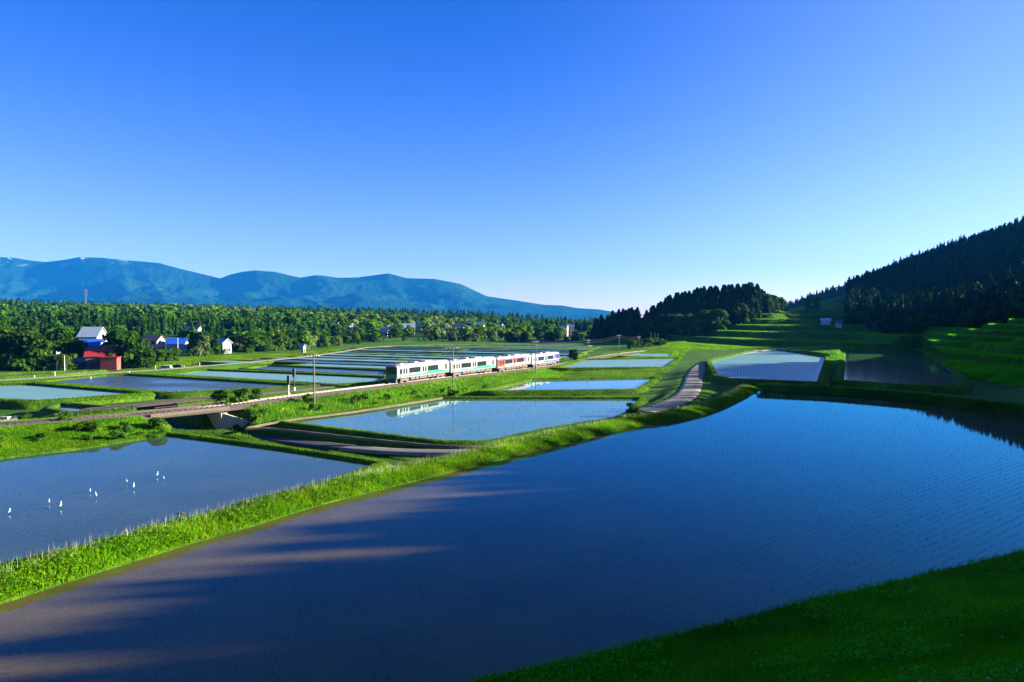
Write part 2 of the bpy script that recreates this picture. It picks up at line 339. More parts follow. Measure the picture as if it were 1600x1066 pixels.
C += [PD(*a) for a in [(1600, 1066, 15.5), (1600, 960, 25), (1400, 1066, 19), (1200, 1066, 22), (1000, 1066, 25), (1300, 1000, 27)]]
C += [(0, 22, .6), (-8, 20, .7), (3, 21, 1.2), (0, 17, 2.9), (-7, 16, 2.3), (5, 17, 3.4), (34, 35, 1.5), (45, 32, 3.6), (66, 46, 2.0), (90, 70, 2.5), (96, 98, 2.0), (50, 10, 12), (60, -20, 20), (0, -60, 26), (-60, -60, 20), (85, 30, 15), (110, 40, 25.5), (110, 60, 18), (125, 90, 18), (150, 120, 21),
      (150, 50, 30), (178, 167, 20), (215, 240, 27), (240, 200, 39), (250, 100, 50), (120, -60, 45), (400, 100, 60), (400, 300, 60), (400, -200, 60), (0, -300, 60), (-400, -300, 40), (-300, 100, 3), (-500, 300, 8), (-600, 900, 25),
      (900, 500, 90), (900, 0, 70), (700, 1000, 60), (1500, 1500, 40), (-1500, 1500, 40), (-1500, -500, 30), (1500, -1000, 60), (0, 2500, 0), (-2000, 3000, 0), (2000, 3000, 10), (0, 9000, 0), (-9000, 0, 0), (9000, 0, 0), (0, -9000, 0), (6500, 6500, 0), (-6500, 6500, 0), (-6500, -6500, 0), (6500, -6500, 0)]
C = np.array(C, float)
def _rbf():
    n = len(C); A = np.zeros((n + 3, n + 3)); d = np.hypot(C[:, None, 0] - C[None, :, 0], C[:, None, 1] - C[None, :, 1])
    A[:n, :n] = -d; A[:n, :n] += np.eye(n) * 0.8; A[:n, n] = 1; A[n, :n] = 1; A[:n, n + 1] = C[:, 0]; A[n + 1, :n] = C[:, 0]; A[:n, n + 2] = C[:, 1]; A[n + 2, :n] = C[:, 1]
    b = np.zeros(n + 3); b[:n] = C[:, 2]; return np.linalg.solve(A, b)
WR = _rbf()
def base_h(x, y):
    z = WR[-3] + WR[-2] * x + WR[-1] * y
    for i in range(len(C)): z = z - WR[i] * np.hypot(x - C[i, 0], y - C[i, 1])
    return z
def vnoise(x, y, s, seed=0):
    r = np.zeros(x.shape)
    for k in range(4):
        a = 2.399 * k + seed; r += np.sin((x * math.cos(a) + y * math.sin(a)) / s * (1 + .37 * k) + seed * 1.7 + k) * (1 / (1 + .5 * k))
    return r / 2.1
def sstep(a, b, x): t = np.clip((x - a) / (b - a), 0, 1); return t * t * (3 - 2 * t)
def height(x, y):
    x = np.asarray(x, float); y = np.asarray(y, float)
    sh = x.shape; x = x.ravel(); y = y.ravel(); z = base_h(x, y)
    r = np.hypot(x, y)
    # terraces below the cedar knoll
    tm = sstep(60, 80, x) * sstep(300, 330, y) * (1 - sstep(520, 560, y)) * (1 - sstep(215, 240, x)) * sstep(1.2, 2.0, z)
    tm = np.maximum(tm, sstep(84, 96, x) * sstep(150, 180, y) * (1 - sstep(400, 430, y)) * sstep(1.8, 2.8, z) * (z < 34))
    zz = z + 0.02 * (x - 120) + 0.25 * vnoise(x, y, 40, 3); st = np.where(y > 300, 3.6, 2.1); f = zz / st - np.floor(zz / st); zt = (np.floor(zz / st) + sstep(0.84, 1.0, f)) * st + 0.1 * f
    z = z * (1 - tm) + (zt - 0.02 * (x - 120) * 0.5) * tm
    z = z + (vnoise(x, y, 9, 1) * 0.18 + vnoise(x, y, 17, 5) * 0.25 * sstep(100, 160, r)) * sstep(15, 60, r) * (z > 1) + vnoise(x, y, 2.3, 2) * 0.05
    near = r < 700
    xn, yn, zn = x[near], y[near], z[near]
    # railway bank
    d, v = seg_dist(xn, yn, TRK[::4], TRK[::4, 2]); zn = np.maximum(zn, v - 0.55 - np.maximum(0, d - 2.6) * 0.16)
    d, v = seg_dist(xn, yn, SIDE, SIDE[:, 2]); zn = np.where(d < 6, np.maximum(zn, v - 0.1 - np.maximum(0, d - 2.0) * 0.3), zn)
    d, v = seg_dist(xn, yn, ROAD[::3], ROAD[::3, 2]); k = 1 - sstep(2.6, 6.5, d); zn = zn * (1 - k) + (v - 0.1) * k
    d, v = seg_dist(xn, yn, FARM[::3], FARM[::3, 2]); k = 1 - sstep(2.5, 6, d); zn = zn * (1 - k) + (v - 0.12) * k
    d, v = seg_dist(xn, yn, LANE[::2], LANE[::2, 2]); zn = np.minimum(zn, v - 0.05 + np.maximum(0, d - 1.9) * 2.2)
    fx, fy = P(322, 678, -1.95); dq = np.hypot(xn - fx, yn - fy); zn = np.minimum(zn, -2.0 + np.maximum(0, dq - 5.0) * 0.9)
    for nme, poly, zw in PADDIES:
        dd = seg_dist(xn, yn, list(poly) + [poly[0]]); ins = inside(xn, yn, poly)
        zn = np.where(ins, np.minimum(zn, zw - 0.15 - np.clip(dd, 0, 1) * 0.25), zn)
        out = (~ins) & (dd < 2.2)
        lim = zw - 0.1 + dd * 0.5
        zn = np.where(out & (nme != 'big'), np.minimum(zn, np.maximum(lim, zw)), zn)
    for poly in GRIDREG:
        zn = np.where(inside(xn, yn, poly), np.minimum(zn, Z_FAR - 0.35), zn)
    z[near] = zn
    return z.reshape(sh)
REG1 = PL([(300, 567.5), (470, 556), (560, 543.5), (700, 540.5), (905, 540), (935, 543), (905, 556), (868, 561), (700, 577), (604, 583), (604, 578.5), (425, 570.5), (380, 574)], Z_FAR)
REG2 = PL([(935, 545), (960, 543), (1040, 543), (1062, 547), (1050, 551), (985, 551), (930, 552)], -0.55)
HULL = PL([(300, 567.5), (470, 556), (560, 543.5), (700, 540), (905, 539), (935, 542), (905, 556), (868, 561), (700, 577), (604, 583), (425, 570.5)], Z_FAR)
GRIDREG = [HULL]

# ground: one sheet, fine inside the view and coarse elsewhere
def make_ground():
    a = np.concatenate([np.arange(-180, -46, 3.0), np.arange(-46, -41, 0.6), np.arange(-41, 41, 0.14), np.arange(41, 60, 0.5), np.arange(60, 180, 3.0)])
    rr = [0.0, 3, 6, 9, 11]; r = 12.0
    while r < 900: rr.append(r); r *= 1.0058 if r < 600 else 1.012
    while r < 11000: rr.append(r); r *= 1.06
    rr = np.array(rr[1:]); A, RR = np.meshgrid(np.radians(a), rr, indexing='ij')
    X = np.sin(A) * RR; Y = np.cos(A) * RR; Z = height(X, Y); n, m = X.shape
    V = np.stack([X, Y, Z], -1).reshape(-1, 3)
    i = np.arange(n)[:, None]; j = np.arange(m - 1)[None, :]; i2 = (i + 1) % n
    F = np.stack([i * m + j, i * m + j + 1, i2 * m + j + 1, i2 * m + j], -1).reshape(-1, 4)
    c = len(V); V = np.vstack([V, [[0, 0, float(height(np.array([0.0]), np.array([0.0]))[0])]]])
    me = mesh_np('ground', V, F, M_GROUND, smooth=True)
    o = link('ground', me); o['kind'] = 'structure'
    # close the centre under the viewer
    ring = [k * m for k in range(n)]
    me2 = bpy.data.meshes.new('ground_centre'); pts = [tuple(V[q]) for q in ring]; me2.from_pydata(pts + [tuple(V[c])], [], [(k, (k + 1) % n, n) for k in range(n)]); me2.materials.append(M_GROUND)
    o2 = link('ground', me2); o2['kind'] = 'structure'
make_ground()

# ------------------------------------------------------------------ water, banks
def water(poly, z, mat):
    me = bpy.data.meshes.new('paddy_water'); poly = clean(poly)
    me.from_pydata([(x, y, z) for x, y in poly], [], [tuple(range(len(poly)))]); me.materials.append(mat)
    o = link('paddy_water', me); o['kind'] = 'structure'; return o
WM = dict(big=M_WBIG, egr=M_WLEFT, mid=M_WMID, mi2=M_WBLUE, mi3=M_WTEAL, mi4=M_WTEAL, ri1=M_WTEAL, ri2=M_WMID, lf1=M_WTEAL, lf2=M_WBLUE, lf3=M_WTEAL, lf4=M_WBLUE, lf5=M_WDARK, pond=M_WDARK)
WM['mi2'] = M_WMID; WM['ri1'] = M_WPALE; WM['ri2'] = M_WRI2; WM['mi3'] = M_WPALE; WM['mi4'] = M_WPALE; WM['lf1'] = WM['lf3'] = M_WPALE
RINGS = {}
for nme, poly, zw in PADDIES:
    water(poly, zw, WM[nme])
    pl = resample(clean(poly) + [clean(poly)[0]], 1.6 if zw > -0.5 else 3.0)[:-1]
    if nme in ('big',): continue
    hh, ww = {'ri1': (0.55, 1.0), 'ri2': (0.55, 1.2), 'egr': (0.3, 0.6), 'mid': (0.35, 0.8), 'mi2': (0.4, 1.2), 'mi3': (0.45, 1.5), 'mi4': (0.3, 1.0)}.get(nme, (0.45, 1.3))
    prof = [(-0.15, zw - 0.3), (0.1, zw + 0.05), (0.45, zw + hh), (0.45 + ww, zw + hh), (0.9 + ww + hh, zw - 0.25), (1.4 + ww + hh, zw - 1.2)]
    sweep('paddy_bank', pl, prof, M_BANK, closed=True, jit=0.05)
    RINGS[nme] = (pl, zw, hh, ww)
# the wide bank between the big paddy and the lower ones: follows its left shore, kept on the outer (left) side
LB = resample(smooth_pl([np.array(p) for p in BIG[:14]], 1), 1.2)[::-1]       # travel from far to near: right side = away from the big paddy
PROFB = [(-0.2, -0.35), (0.15, 0.05), (0.8, 0.42), (1.7, 0.66), (2.4, 0.72), (3.1, 0.66), (4.1, 0.1), (5.4, -1.2)]
sweep('grass_bank', LB, PROFB, M_BANK, jit=0.07)
FB = resample(BIG[13:18], 1.5)[::-1]
PROFF = [(-0.2, -0.3), (0.2, 0.1), (1.2, 0.7), (2.4, 1.15), (3.6, 1.1), (5.5, 0.2)]
sweep('grass_bank', FB[::-1], [(-o, z) for o, z in PROFF], M_BANK, jit=0.07)
def road_strip(name, pl, w, mat, dz=0.06, n=4):
    pl = np.asarray(pl); zs = pl[:, 2]
    return sweep(name, pl, [(-w / 2 - .25, dz - .25)] + [(-w / 2 + w * k / n, dz + 0.03 * math.sin(math.pi * k / n)) for k in range(n + 1)] + [(w / 2 + .25, dz - .25)], mat, zs=zs, jit=0.02)
road_strip('road', ROAD, 4.0, M_ROAD)
road_strip('road', FARM, 2.3, M_FARM)
road_strip('path', SIDE, 3.2, M_SOIL)
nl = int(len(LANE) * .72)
road_strip('lane', LANE[:nl + 1], 3.0, M_SHADE_WETSOIL, dz=0.02)  # shade painted into the dark floor colour
road_strip('road', LANE[nl:-1], 2.3, M_FARM, dz=0.03)
def dirt_path(px, z, w_):
    a = resample(smooth_pl(PL(px, z), 1), 1.5); hz = height(a[:, 0], a[:, 1]); hz = np.maximum(hz, z); b_ = np.column_stack([a, hz])
    sweep('dirt_path', b_, [(-w_ / 2 - .2, -.2), (-w_ / 2, .04), (0, .06), (w_ / 2, .04), (w_ / 2 + .2, -.2)], M_DIRT, zs=hz, jit=.04)
dirt_path([(385, 668), (430, 659), (480, 652), (560, 642.5), (690, 621.5)], Z_MID + .36, .35)
dirt_path([(385, 669), (430, 669), (560, 684), (690, 697), (760, 698)], 0.05, .3)
k_ = LB[np.hypot(LB[:, 0], LB[:, 1]) < 75]; nb_ = normals2(k_); pb_ = np.column_stack([k_ + nb_ * 2.75, np.zeros(len(k_))])
sweep('dirt_path', pb_, [(-.3, .6), (-.2, .77), (.2, .77), (.3, .6)], M_DIRT, jit=.04)


DT = resample(PL([(1434, 545), (1462, 560), (1500, 588), (1508, 596)], 1.0), 2.0); zz_ = height(DT[:, 0], DT[:, 1])
sweep('ditch', DT, [(-1.0, .1), (-.4, .12), (.5, .14), (1.0, .1)], M_SHADE_WETSOIL, zs=zz_, jit=.1)
# far paddy strips beyond the railway
def clip(poly, reg):
    """Sutherland-Hodgman, reg roughly convex"""
    reg = clean(reg); out = list(poly)
    for i in range(len(reg)):
        a = reg[i]; b = reg[(i + 1) % len(reg)]; inp = out; out = []
        f = lambda p: (b[0] - a[0]) * (p[1] - a[1]) - (b[1] - a[1]) * (p[0] - a[0])
        for k in range(len(inp)):
            p, q = inp[k], inp[(k + 1) % len(inp)]; fp, fq = f(p), f(q)
            if fp >= 0: out.append(p)
            if (fp >= 0) != (fq >= 0): t = fp / (fp - fq); out.append((p[0] + t * (q[0] - p[0]), p[1] + t * (q[1] - p[1])))
        if not out: return []
    return out
HULL_ = PL([(300, 567.5), (470, 556), (560, 543.5), (700, 540.5), (905, 540), (935, 543), (905, 556), (868, 561), (700, 577), (604, 583), (425, 570.5)], Z_FAR)
M_FIELD = groundmat('field_green', [(0.08, 0.19, 0.02), (0.12, 0.24, 0.03), (0.17, 0.27, 0.04), (0.22, 0.23, 0.06)], 0.05)
def far_grid():
    th = R(-24); u = np.array([math.cos(th), math.sin(th)]); v = np.array([-u[1], u[0]]); vv = 70.0
    while vv < 560:
        wv = rng.uniform(11, 17); us = np.arange(-360, 300, 2.0); ok = np.ones(len(us), bool)
        for b in (vv + .3, vv + wv - .3): ok &= inside(us * u[0] + b * v[0], us * u[1] + b * v[1], HULL)
        runs = []; st = None
        for k, g in enumerate(ok):
            if g and st is None: st = us[k]
            if (not g or k == len(ok) - 1) and st is not None: runs.append((st, us[k])); st = None
        for a0, a1 in runs:
            if a1 - a0 < 8: continue
            n = max(1, int(round((a1 - a0) / rng.uniform(60, 95)))); cuts = np.linspace(a0, a1, n + 1)
            for c0, c1 in zip(cuts[:-1], cuts[1:]):
                t = rng.random(); z = Z_FAR + rng.uniform(-.1, .1); sh = [tuple(u * a + v * b) for a, b in ((c0 + .8, vv + .8), (c1 - .8, vv + .8), (c1 - .8, vv + wv - .8), (c0 + .8, vv + wv - .8))]
                if t < 0.17: o = water(sh, z + 0.2, M_FIELD); o.name = 'field'
                else: water(sh, z, M_WPALE if t < 0.6 else (M_WBLUE if t < 0.78 else M_WMID))
                pl = resample(clean(sh) + [clean(sh)[0]], 12)[:-1]
                sweep('paddy_bank', pl, [(-.1, z - .3), (.1, z + .05), (.35, z + .32), (1.2, z + .32), (1.7, z - .3)], M_BANK, closed=True, jit=0.04, smooth=False)
        vv += wv
far_grid()
for poly in [[(1062, 559), (1075, 556), (1118, 552), (1070, 549), (1050, 551)], [(985, 551), (1062, 551), (1120, 548), (1045, 545)]]:
    pass
# a strip of bright grass between lit fields on the right
# ------------------------------------------------------------------ mountains and far hill
MP = [(-500, 420), (-300, 408), (-100, 403), (0, 400), (22, 401), (45, 404), (75, 407), (100, 404), (125, 400), (160, 401), (200, 405), (250, 409), (290, 420), (345, 434), (362, 427), (380, 423), (400, 421), (430, 424), (470, 433), (495, 429), (530, 433), (560, 432), (585, 428), (608, 425), (635, 433), (680, 435), (720, 443), (760, 462), (800, 468), (850, 476), (880, 477), (900, 481), (935, 483), (960, 487), (1000, 496), (1100, 499), (1400, 500)]
def fbm_ridge(x, y, seed, octs=5, s0=1.0):
    z = np.zeros(x.shape); amp = 1.0; s = s0
    for k in range(octs):
        rs = np.random.default_rng(seed + k); acc = np.zeros(x.shape)
        for q in range(3):
            a = rs.uniform(0, 6.28); ph = rs.uniform(0, 6.28); wx = 1.3 * np.sin((x * math.sin(a * 2.3) + y * math.cos(a * 1.7)) / s * 0.7 + ph * 2)
            acc += 1 - np.abs(np.sin((x * math.cos(a) + y * math.sin(a)) / s + ph + wx)) * 1.0
        z += amp * acc / 3; amp *= 0.52; s *= 0.5
    return z / 2
def make_mountains():
    m, nt, b = newmat('mountain_forest')
    n1 = noise(nt, 0.0025, 8, 0.65); n2 = noise(nt, 0.012, 6, 0.7)
    c = ramp(nt, n1.outputs[0], [(0.3, (0.005, 0.026, 0.010)), (0.5, (0.010, 0.042, 0.012)), (0.7, (0.022, 0.060, 0.014))])
    c2 = ramp(nt, n2.outputs[0], [(0.60, (0, 0, 0)), (0.74, (1, 1, 1))])
    c3 = mix(nt, c2.outputs[0], c.outputs[0], (0.08, 0.09, 0.045))
    geo = N(nt, 'ShaderNodeNewGeometry'); sx = N(nt, 'ShaderNodeSeparateXYZ'); nt.links.new(geo.outputs['Position'], sx.inputs[0])
    n3 = noise(nt, 0.008, 5, 0.7)
    mh = N(nt, 'ShaderNodeMapRange'); mh.inputs['From Min'].default_value = 655; mh.inputs['From Max'].default_value = 770; nt.links.new(sx.outputs['Z'], mh.inputs[0])
    mxx = N(nt, 'ShaderNodeMapRange'); mxx.inputs['From Min'].default_value = -4700; mxx.inputs['From Max'].default_value = -5300; nt.links.new(sx.outputs['X'], mxx.inputs[0])
    sn = ramp(nt, n3.outputs[0], [(0.56, (0, 0, 0)), (0.61, (1, 1, 1))])
    k1 = N(nt, 'ShaderNodeMath', operation='MULTIPLY'); nt.links.new(mh.outputs[0], k1.inputs[0]); nt.links.new(sn.outputs[0], k1.inputs[1])
    k2 = N(nt, 'ShaderNodeMath', operation='MULTIPLY'); nt.links.new(k1.outputs[0], k2.inputs[0]); nt.links.new(mxx.outputs[0], k2.inputs[1])
    c4 = mix(nt, k2.outputs[0], c3, (0.75, 0.78, 0.8))
    nt.links.new(c4, b.inputs['Base Color']); b.inputs['Roughness'].default_value = 0.95; b.inputs['Specular IOR Level'].default_value = 0.0
    bp = N(nt, 'ShaderNodeBump', Strength=1.0, Distance=60.0); nt.links.new(n2.outputs[0], bp.inputs['Height']); nt.links.new(bp.outputs[0], b.inputs['Normal'])
    px = np.arange(-500, 1400, 3.0); py = np.interp(px, [a for a, _ in MP], [q for _, q in MP])
    ang = (px - 800) / FPX; D0 = 8600.0
    zr = np.array([PD(a, q, D0)[2] for a, q in zip(px, py)])
    t = np.linspace(-1, 1, 150); A, TT = np.meshgrid(ang, t, indexing='ij'); ZR = zr[:, None]
    Dm = D0 + TT * 2500; X = A * Dm; Y = Dm
    prof = np.where(TT < 0, (1 + TT) ** 1.15, (1 - TT) ** 1.2)
    rid = fbm_ridge(X, Y, 11, 6, 640.0)
    wgt = 4 * prof * (1 - prof)
    Z = -20 + (ZR + 20) * prof * (1 + 1.35 * (rid - 0.58) * wgt) + (rid - 0.6) * 115 * wgt * np.clip((ZR) / 500, 0.15, 1)
    k = np.clip(np.abs(TT) * 10, 0, 1); Z = np.minimum(Z, (H + (ZR - H) * Dm / D0) - 4 * k)
    n, mm = X.shape; i = np.arange(n - 1)[:, None]; j = np.arange(mm - 1)[None, :]
    F = np.stack([i * mm + j, (i + 1) * mm + j, (i + 1) * mm + j + 1, i * mm + j + 1], -1).reshape(-1, 4)
    o = link('mountains', mesh_np('mountains', np.stack([X, Y, Z], -1).reshape(-1, 3), F, m, smooth=True)); o['kind'] = 'structure'
    # the nearer wooded ridge behind the terraces on the right
    HP = [(1180, 500), (1225, 481), (1260, 468), (1300, 455), (1345, 440), (1400, 413), (1450, 394), (1500, 376), (1600, 352), (1700, 330)]
    px = np.arange(1180, 1700, 2.5); py = np.interp(px, [a for a, _ in HP], [q for _, q in HP]); ang = (px - 800) / FPX; D0 = 1500.0
    zr = np.array([PD(a, q, D0)[2] for a, q in zip(px, py)]); t = np.linspace(-1, 1, 60); A, TT = np.meshgrid(ang, t, indexing='ij'); ZR = zr[:, None]
    Dm = D0 + TT * 450; X = A * Dm; Y = Dm; prof = 1 - np.abs(TT) ** 1.4; rid = fbm_ridge(X, Y, 5, 4, 110.0)
    Z = -15 + (ZR + 11) * prof + (rid - .6) * 16 * 4 * prof * (1 - prof)
    n, mm = X.shape; i = np.arange(n - 1)[:, None]; j = np.arange(mm - 1)[None, :]
    F = np.stack([i * mm + j, (i + 1) * mm + j, (i + 1) * mm + j + 1, i * mm + j + 1], -1).reshape(-1, 4)
    o = link('far_hill', mesh_np('far_hill', np.stack([X, Y, Z], -1).reshape(-1, 3), F, m, smooth=True)); o['kind'] = 'structure'
    return X, Y, Z
HX, HY, HZ = make_mountains()

# ------------------------------------------------------------------ foliage
def quads(cen, nrm, size, aspect=1.0):
    n = len(cen); a = rng.normal(size=(n, 3)); a -= (a * nrm).sum(1)[:, None] * nrm; a /= np.linalg.norm(a, axis=1)[:, None] + 1e-9
    b = np.cross(nrm, a); s = np.asarray(size).reshape(-1, 1)
    V = np.stack([cen - a * s - b * s * aspect, cen + a * s - b * s * aspect * .8, cen + a * s * .8 + b * s * aspect, cen - a * s * .7 + b * s * aspect], 1)
    return V.reshape(-1, 3), np.arange(4 * n).reshape(n, 4)
def unit(v): return v / (np.linalg.norm(v, axis=-1, keepdims=True) + 1e-9)
def broad_np(seed, Ht, Rd, nq, leaf, c0, lobes=14, low=0.02):
    rs = np.random.default_rng(seed); cen = []; rad = []
    for k in range(lobes):
        a = rs.uniform(0, 6.28); h = rs.uniform(low + .1, 0.88); rmax = math.sqrt(max(.02, 1 - ((h - .5) / .52) ** 2)); r = Rd * rmax * rs.uniform(.25, .75)
        cen.append((math.cos(a) * r, math.sin(a) * r, h * Ht)); rad.append(Rd * rs.uniform(.3, .5))
    cen = np.array(cen); rad = np.array(rad); k = rs.integers(0, lobes, nq); d = unit(rs.normal(size=(nq, 3))); d[:, 2] = np.where(d[:, 2] < -.3, -d[:, 2], d[:, 2]); 
    p = cen[k] + d * rad[k][:, None] * rs.uniform(.75, 1.12, (nq, 1)) * np.array([1, 1, .8]); p[:, 2] = np.clip(p[:, 2], low * Ht * .3, Ht)
    nr = unit(d + rs.normal(size=(nq, 3)) * .45)
    V, F = quads(p, nr, leaf * rs.uniform(.6, 1.3, nq))
    br = rs.uniform(.7, 1.3, nq) * rs.uniform(.8, 1.2, lobes)[k]
    col = np.array(c0)[None] * br[:, None]; col[:, 0] *= rs.uniform(.75, 1.35, nq)
    return V, F, np.repeat(col, 4, 0)
def cedar_np(seed, Ht, Rd, nq, leaf, c0, low=0.08):
    rs = np.random.default_rng(seed); t = rs.uniform(0, 1, nq) ** 1.3; z = Ht * (low + (1 - low) * t); a = rs.uniform(0, 6.28, nq)
    whorl = 0.82 + 0.22 * np.sin(z * 3.1 + 2 * np.sin(a * 3 + seed)); r = Rd * ((1 - t) ** 0.75 + 0.03) * whorl * rs.uniform(.6, 1.08, nq)
    p = np.stack([np.cos(a) * r, np.sin(a) * r, z], 1); nr = unit(np.stack([np.cos(a), np.sin(a), np.full(nq, .45)], 1) + rs.normal(size=(nq, 3)) * .4)
    V, F = quads(p, nr, leaf * rs.uniform(.6, 1.3, nq) * (0.45 + .6 * (1 - t)), 1.2)
    col = np.array(c0)[None] * rs.uniform(.65, 1.35, nq)[:, None]
    return V, F, np.repeat(col, 4, 0)
G_DEEP = (0.030, 0.080, 0.006); G_MID = (0.052, 0.122, 0.008); G_LIGHT = (0.10, 0.19, 0.010); G_PALE = (0.15, 0.20, 0.06); G_CED = (0.022, 0.060, 0.008)
def trunk_me(seed, Ht, r):
    rs = random.Random(seed); b = MB(); b.tube([(0, 0, -.5), (0.1, 0, Ht * .25), (rs.uniform(-.3, .3), rs.uniform(-.3, .3), Ht * .55), (0, 0, Ht * .85)], [r * 1.3, r, r * .6, r * .2], 7)
    for k in range(5):
        a = rs.uniform(0, 6.28); z = Ht * rs.uniform(.3, .6); b.tube([(0, 0, z), (math.cos(a) * Ht * .12, math.sin(a) * Ht * .12, z + Ht * .12), (math.cos(a) * Ht * .22, math.sin(a) * Ht * .22, z + Ht * .22)], [r * .5, r * .3, r * .1], 5)
    me = bpy.data.meshes.new('trunk'); me.from_pydata([tuple(v) for v in b.v], [], b.f); me.materials.append(M_BARK); me.update(); return me
VAR = {}
def variants():
    for nm, c in (('deep', G_DEEP), ('mid', G_MID), ('light', G_LIGHT), ('pale', G_PALE)):
        VAR[nm] = []
        for k in range(3):
            V, F, cc = broad_np(100 + k + hash_(nm), 10, 5.0, 1500, 0.36, c, 16); VAR[nm].append((mesh_np('crown', V, F, M_LEAF, cc), trunk_me(k, 10, .28)))
    VAR['cedar'] = []
    for k in range(4):
        V, F, cc = cedar_np(200 + k, 18, 3.3, 1300, 0.55, G_CED); VAR['cedar'].append((mesh_np('crown', V, F, M_LEAF, cc), trunk_me(20 + k, 16, .3)))
    VAR['bush'] = []
    for k in range(3):
        V, F, cc = broad_np(300 + k, 2.4, 1.6, 700, 0.14, G_MID, 10, 0.0); VAR['bush'].append((mesh_np('foliage', V, F, M_LEAF, cc), None))
def hash_(s): return sum(ord(c) for c in s)
variants()
NTREE = [0]
def gz(x, y): return float(height(np.array([x]), np.array([y]))[0])
def tree(kind, x, y, ht, label, cat='tree', group=None, wide=1.0, z=None, name=None):
    me, tm = random.choice(VAR[kind]); h0 = {'cedar': 18.0, 'bush': 2.4}.get(kind, 10.0); s = ht / h0
    if z is None: z = gz(x, y) - (0.1 if kind == 'bush' else 0.09 * ht)
    NTREE[0] += 1
    if tm is None:
        o = link(name or 'bush', me, None, (x, y, z), random.uniform(0, 6.28)); o.scale = (s * wide, s * wide, s); T(o, label, cat, group); return o
    root = empty(name or ('cedar_tree' if kind == 'cedar' else 'tree'), (x, y, z), random.uniform(0, 6.28)); root.scale = (s * wide, s * wide, s)
    link('crown', me, root); link('trunk', tm, root); T(root, label, cat, group); return root
def at(px, D): return ((px - 800) / FPX * D, D)

def stuff_forest(name, spots, lowres, label):
    """spots: x,y,z,scale,kind index ; merged into one object"""
    Vs = []; Fs = []; Cs = []; n = 0
    for (x, y, z, s, k) in spots:
        V, F, c = lowres[k][rng.integers(len(lowres[k]))]
        a = rng.uniform(0, 6.28); ca, sa = math.cos(a), math.sin(a); s2 = s * rng.uniform(.85, 1.15)
        W = np.stack([(V[:, 0] * ca - V[:, 1] * sa) * s2 + x, (V[:, 0] * sa + V[:, 1] * ca) * s2 + y, V[:, 2] * s + z], 1)
        Vs.append(W.astype(np.float32)); Fs.append(F + n); Cs.append(c * rng.uniform(.7, 1.3)); n += len(V)
    o = link(name, mesh_np(name, np.vstack(Vs), np.vstack(Fs), M_LEAF, np.vstack(Cs)))
    T(o, label, 'forest', None, 'stuff'); return o
LOW = {}
for nm, c in (('deep', G_DEEP), ('mid', G_MID), ('light', G_LIGHT), ('pale', G_PALE)): LOW[nm] = [broad_np(500 + k + hash_(nm), 10, 5.2, 300, 0.62, c, 9) for k in range(3)]
LOW['cedar'] = [cedar_np(600 + k, 16, 3.0, 220, .85, G_CED) for k in range(3)]
LOW['core'] = LOW['deep']
EDGE = lambda px: np.interp(px, [-400, 0, 100, 235, 330, 440, 520, 600, 700, 800, 925], [215, 215, 225, 262, 275, 330, 390, 440, 455, 465, 490])
CLEAR = []   # clearings kept open round the houses: x, y, radius
def clear_ok(x, y):
    m = np.ones(x.shape, bool)
    for cx, cy, cr in CLEAR: m &= np.hypot(x - cx, y - cy) > cr
    return m

# ------------------------------------------------------------------ railway track and bridge
def track():
    root = empty('railway_track', tuple(TRK[len(TRK) // 2]))
    T(root, 'single railway track on brown ballast running along the grassy bank under the train', 'railway track')
    L = Vector(root.location)
    pl = TRK.copy(); pl[:, :2] -= np.array(L[:2]); zs = TRK[:, 2] - L.z
    sweep('ballast', pl, [(-3.0, -.75), (-1.9, -.2), (-.8, -.14), (0, -.13), (.8, -.14), (1.9, -.2), (3.0, -.75)], M_BALLAST, zs=zs, jit=0.04, parent=root)
    for s in (-.54, .54):
        sweep('rail', pl, [(s - .05, -.14), (s - .04, 0), (s + .04, 0), (s + .05, -.14)], M_STEEL, zs=zs, parent=root, smooth=False)
    b = MB(); tot = resample(pl, 0.7); nn = normals2(tot)
    zz = np.interp(np.arange(len(tot)), np.linspace(0, len(tot) - 1, len(pl)), zs)
    for i in range(0, len(tot)):
        x, y = tot[i, :2]; n = nn[i]; t = np.array([-n[1], n[0]]); z = zz[i]
        c = [(x + n[0] * a * 1.05 + t[0] * q * .12, y + n[1] * a * 1.05 + t[1] * q * .12) for a, q in ((-1, -1), (1, -1), (1, 1), (-1, 1))]
        b.add([(p[0], p[1], z - .2) for p in c] + [(p[0], p[1], z - .10) for p in c], [(0, 1, 2, 3), (4, 5, 6, 7), (0, 1, 5, 4), (1, 2, 6, 5), (2, 3, 7, 6), (3, 0, 4, 7)])
    o = b.build('sleepers', M_WOOD, root); o['kind'] = 'stuff'
track()
def poly_at(pl, s):
    d = np.concatenate([[0], np.cumsum(np.hypot(*np.diff(pl[:, :2], axis=0).T))]); return np.array([np.interp(s, d, pl[:, k]) for k in range(pl.shape[1])])
def arc_near(pl, x, y):
    d = np.concatenate([[0], np.cumsum(np.hypot(*np.diff(pl[:, :2], axis=0).T))]); i = int(np.argmin(np.hypot(pl[:, 0] - x, pl[:, 1] - y))); return d[i]
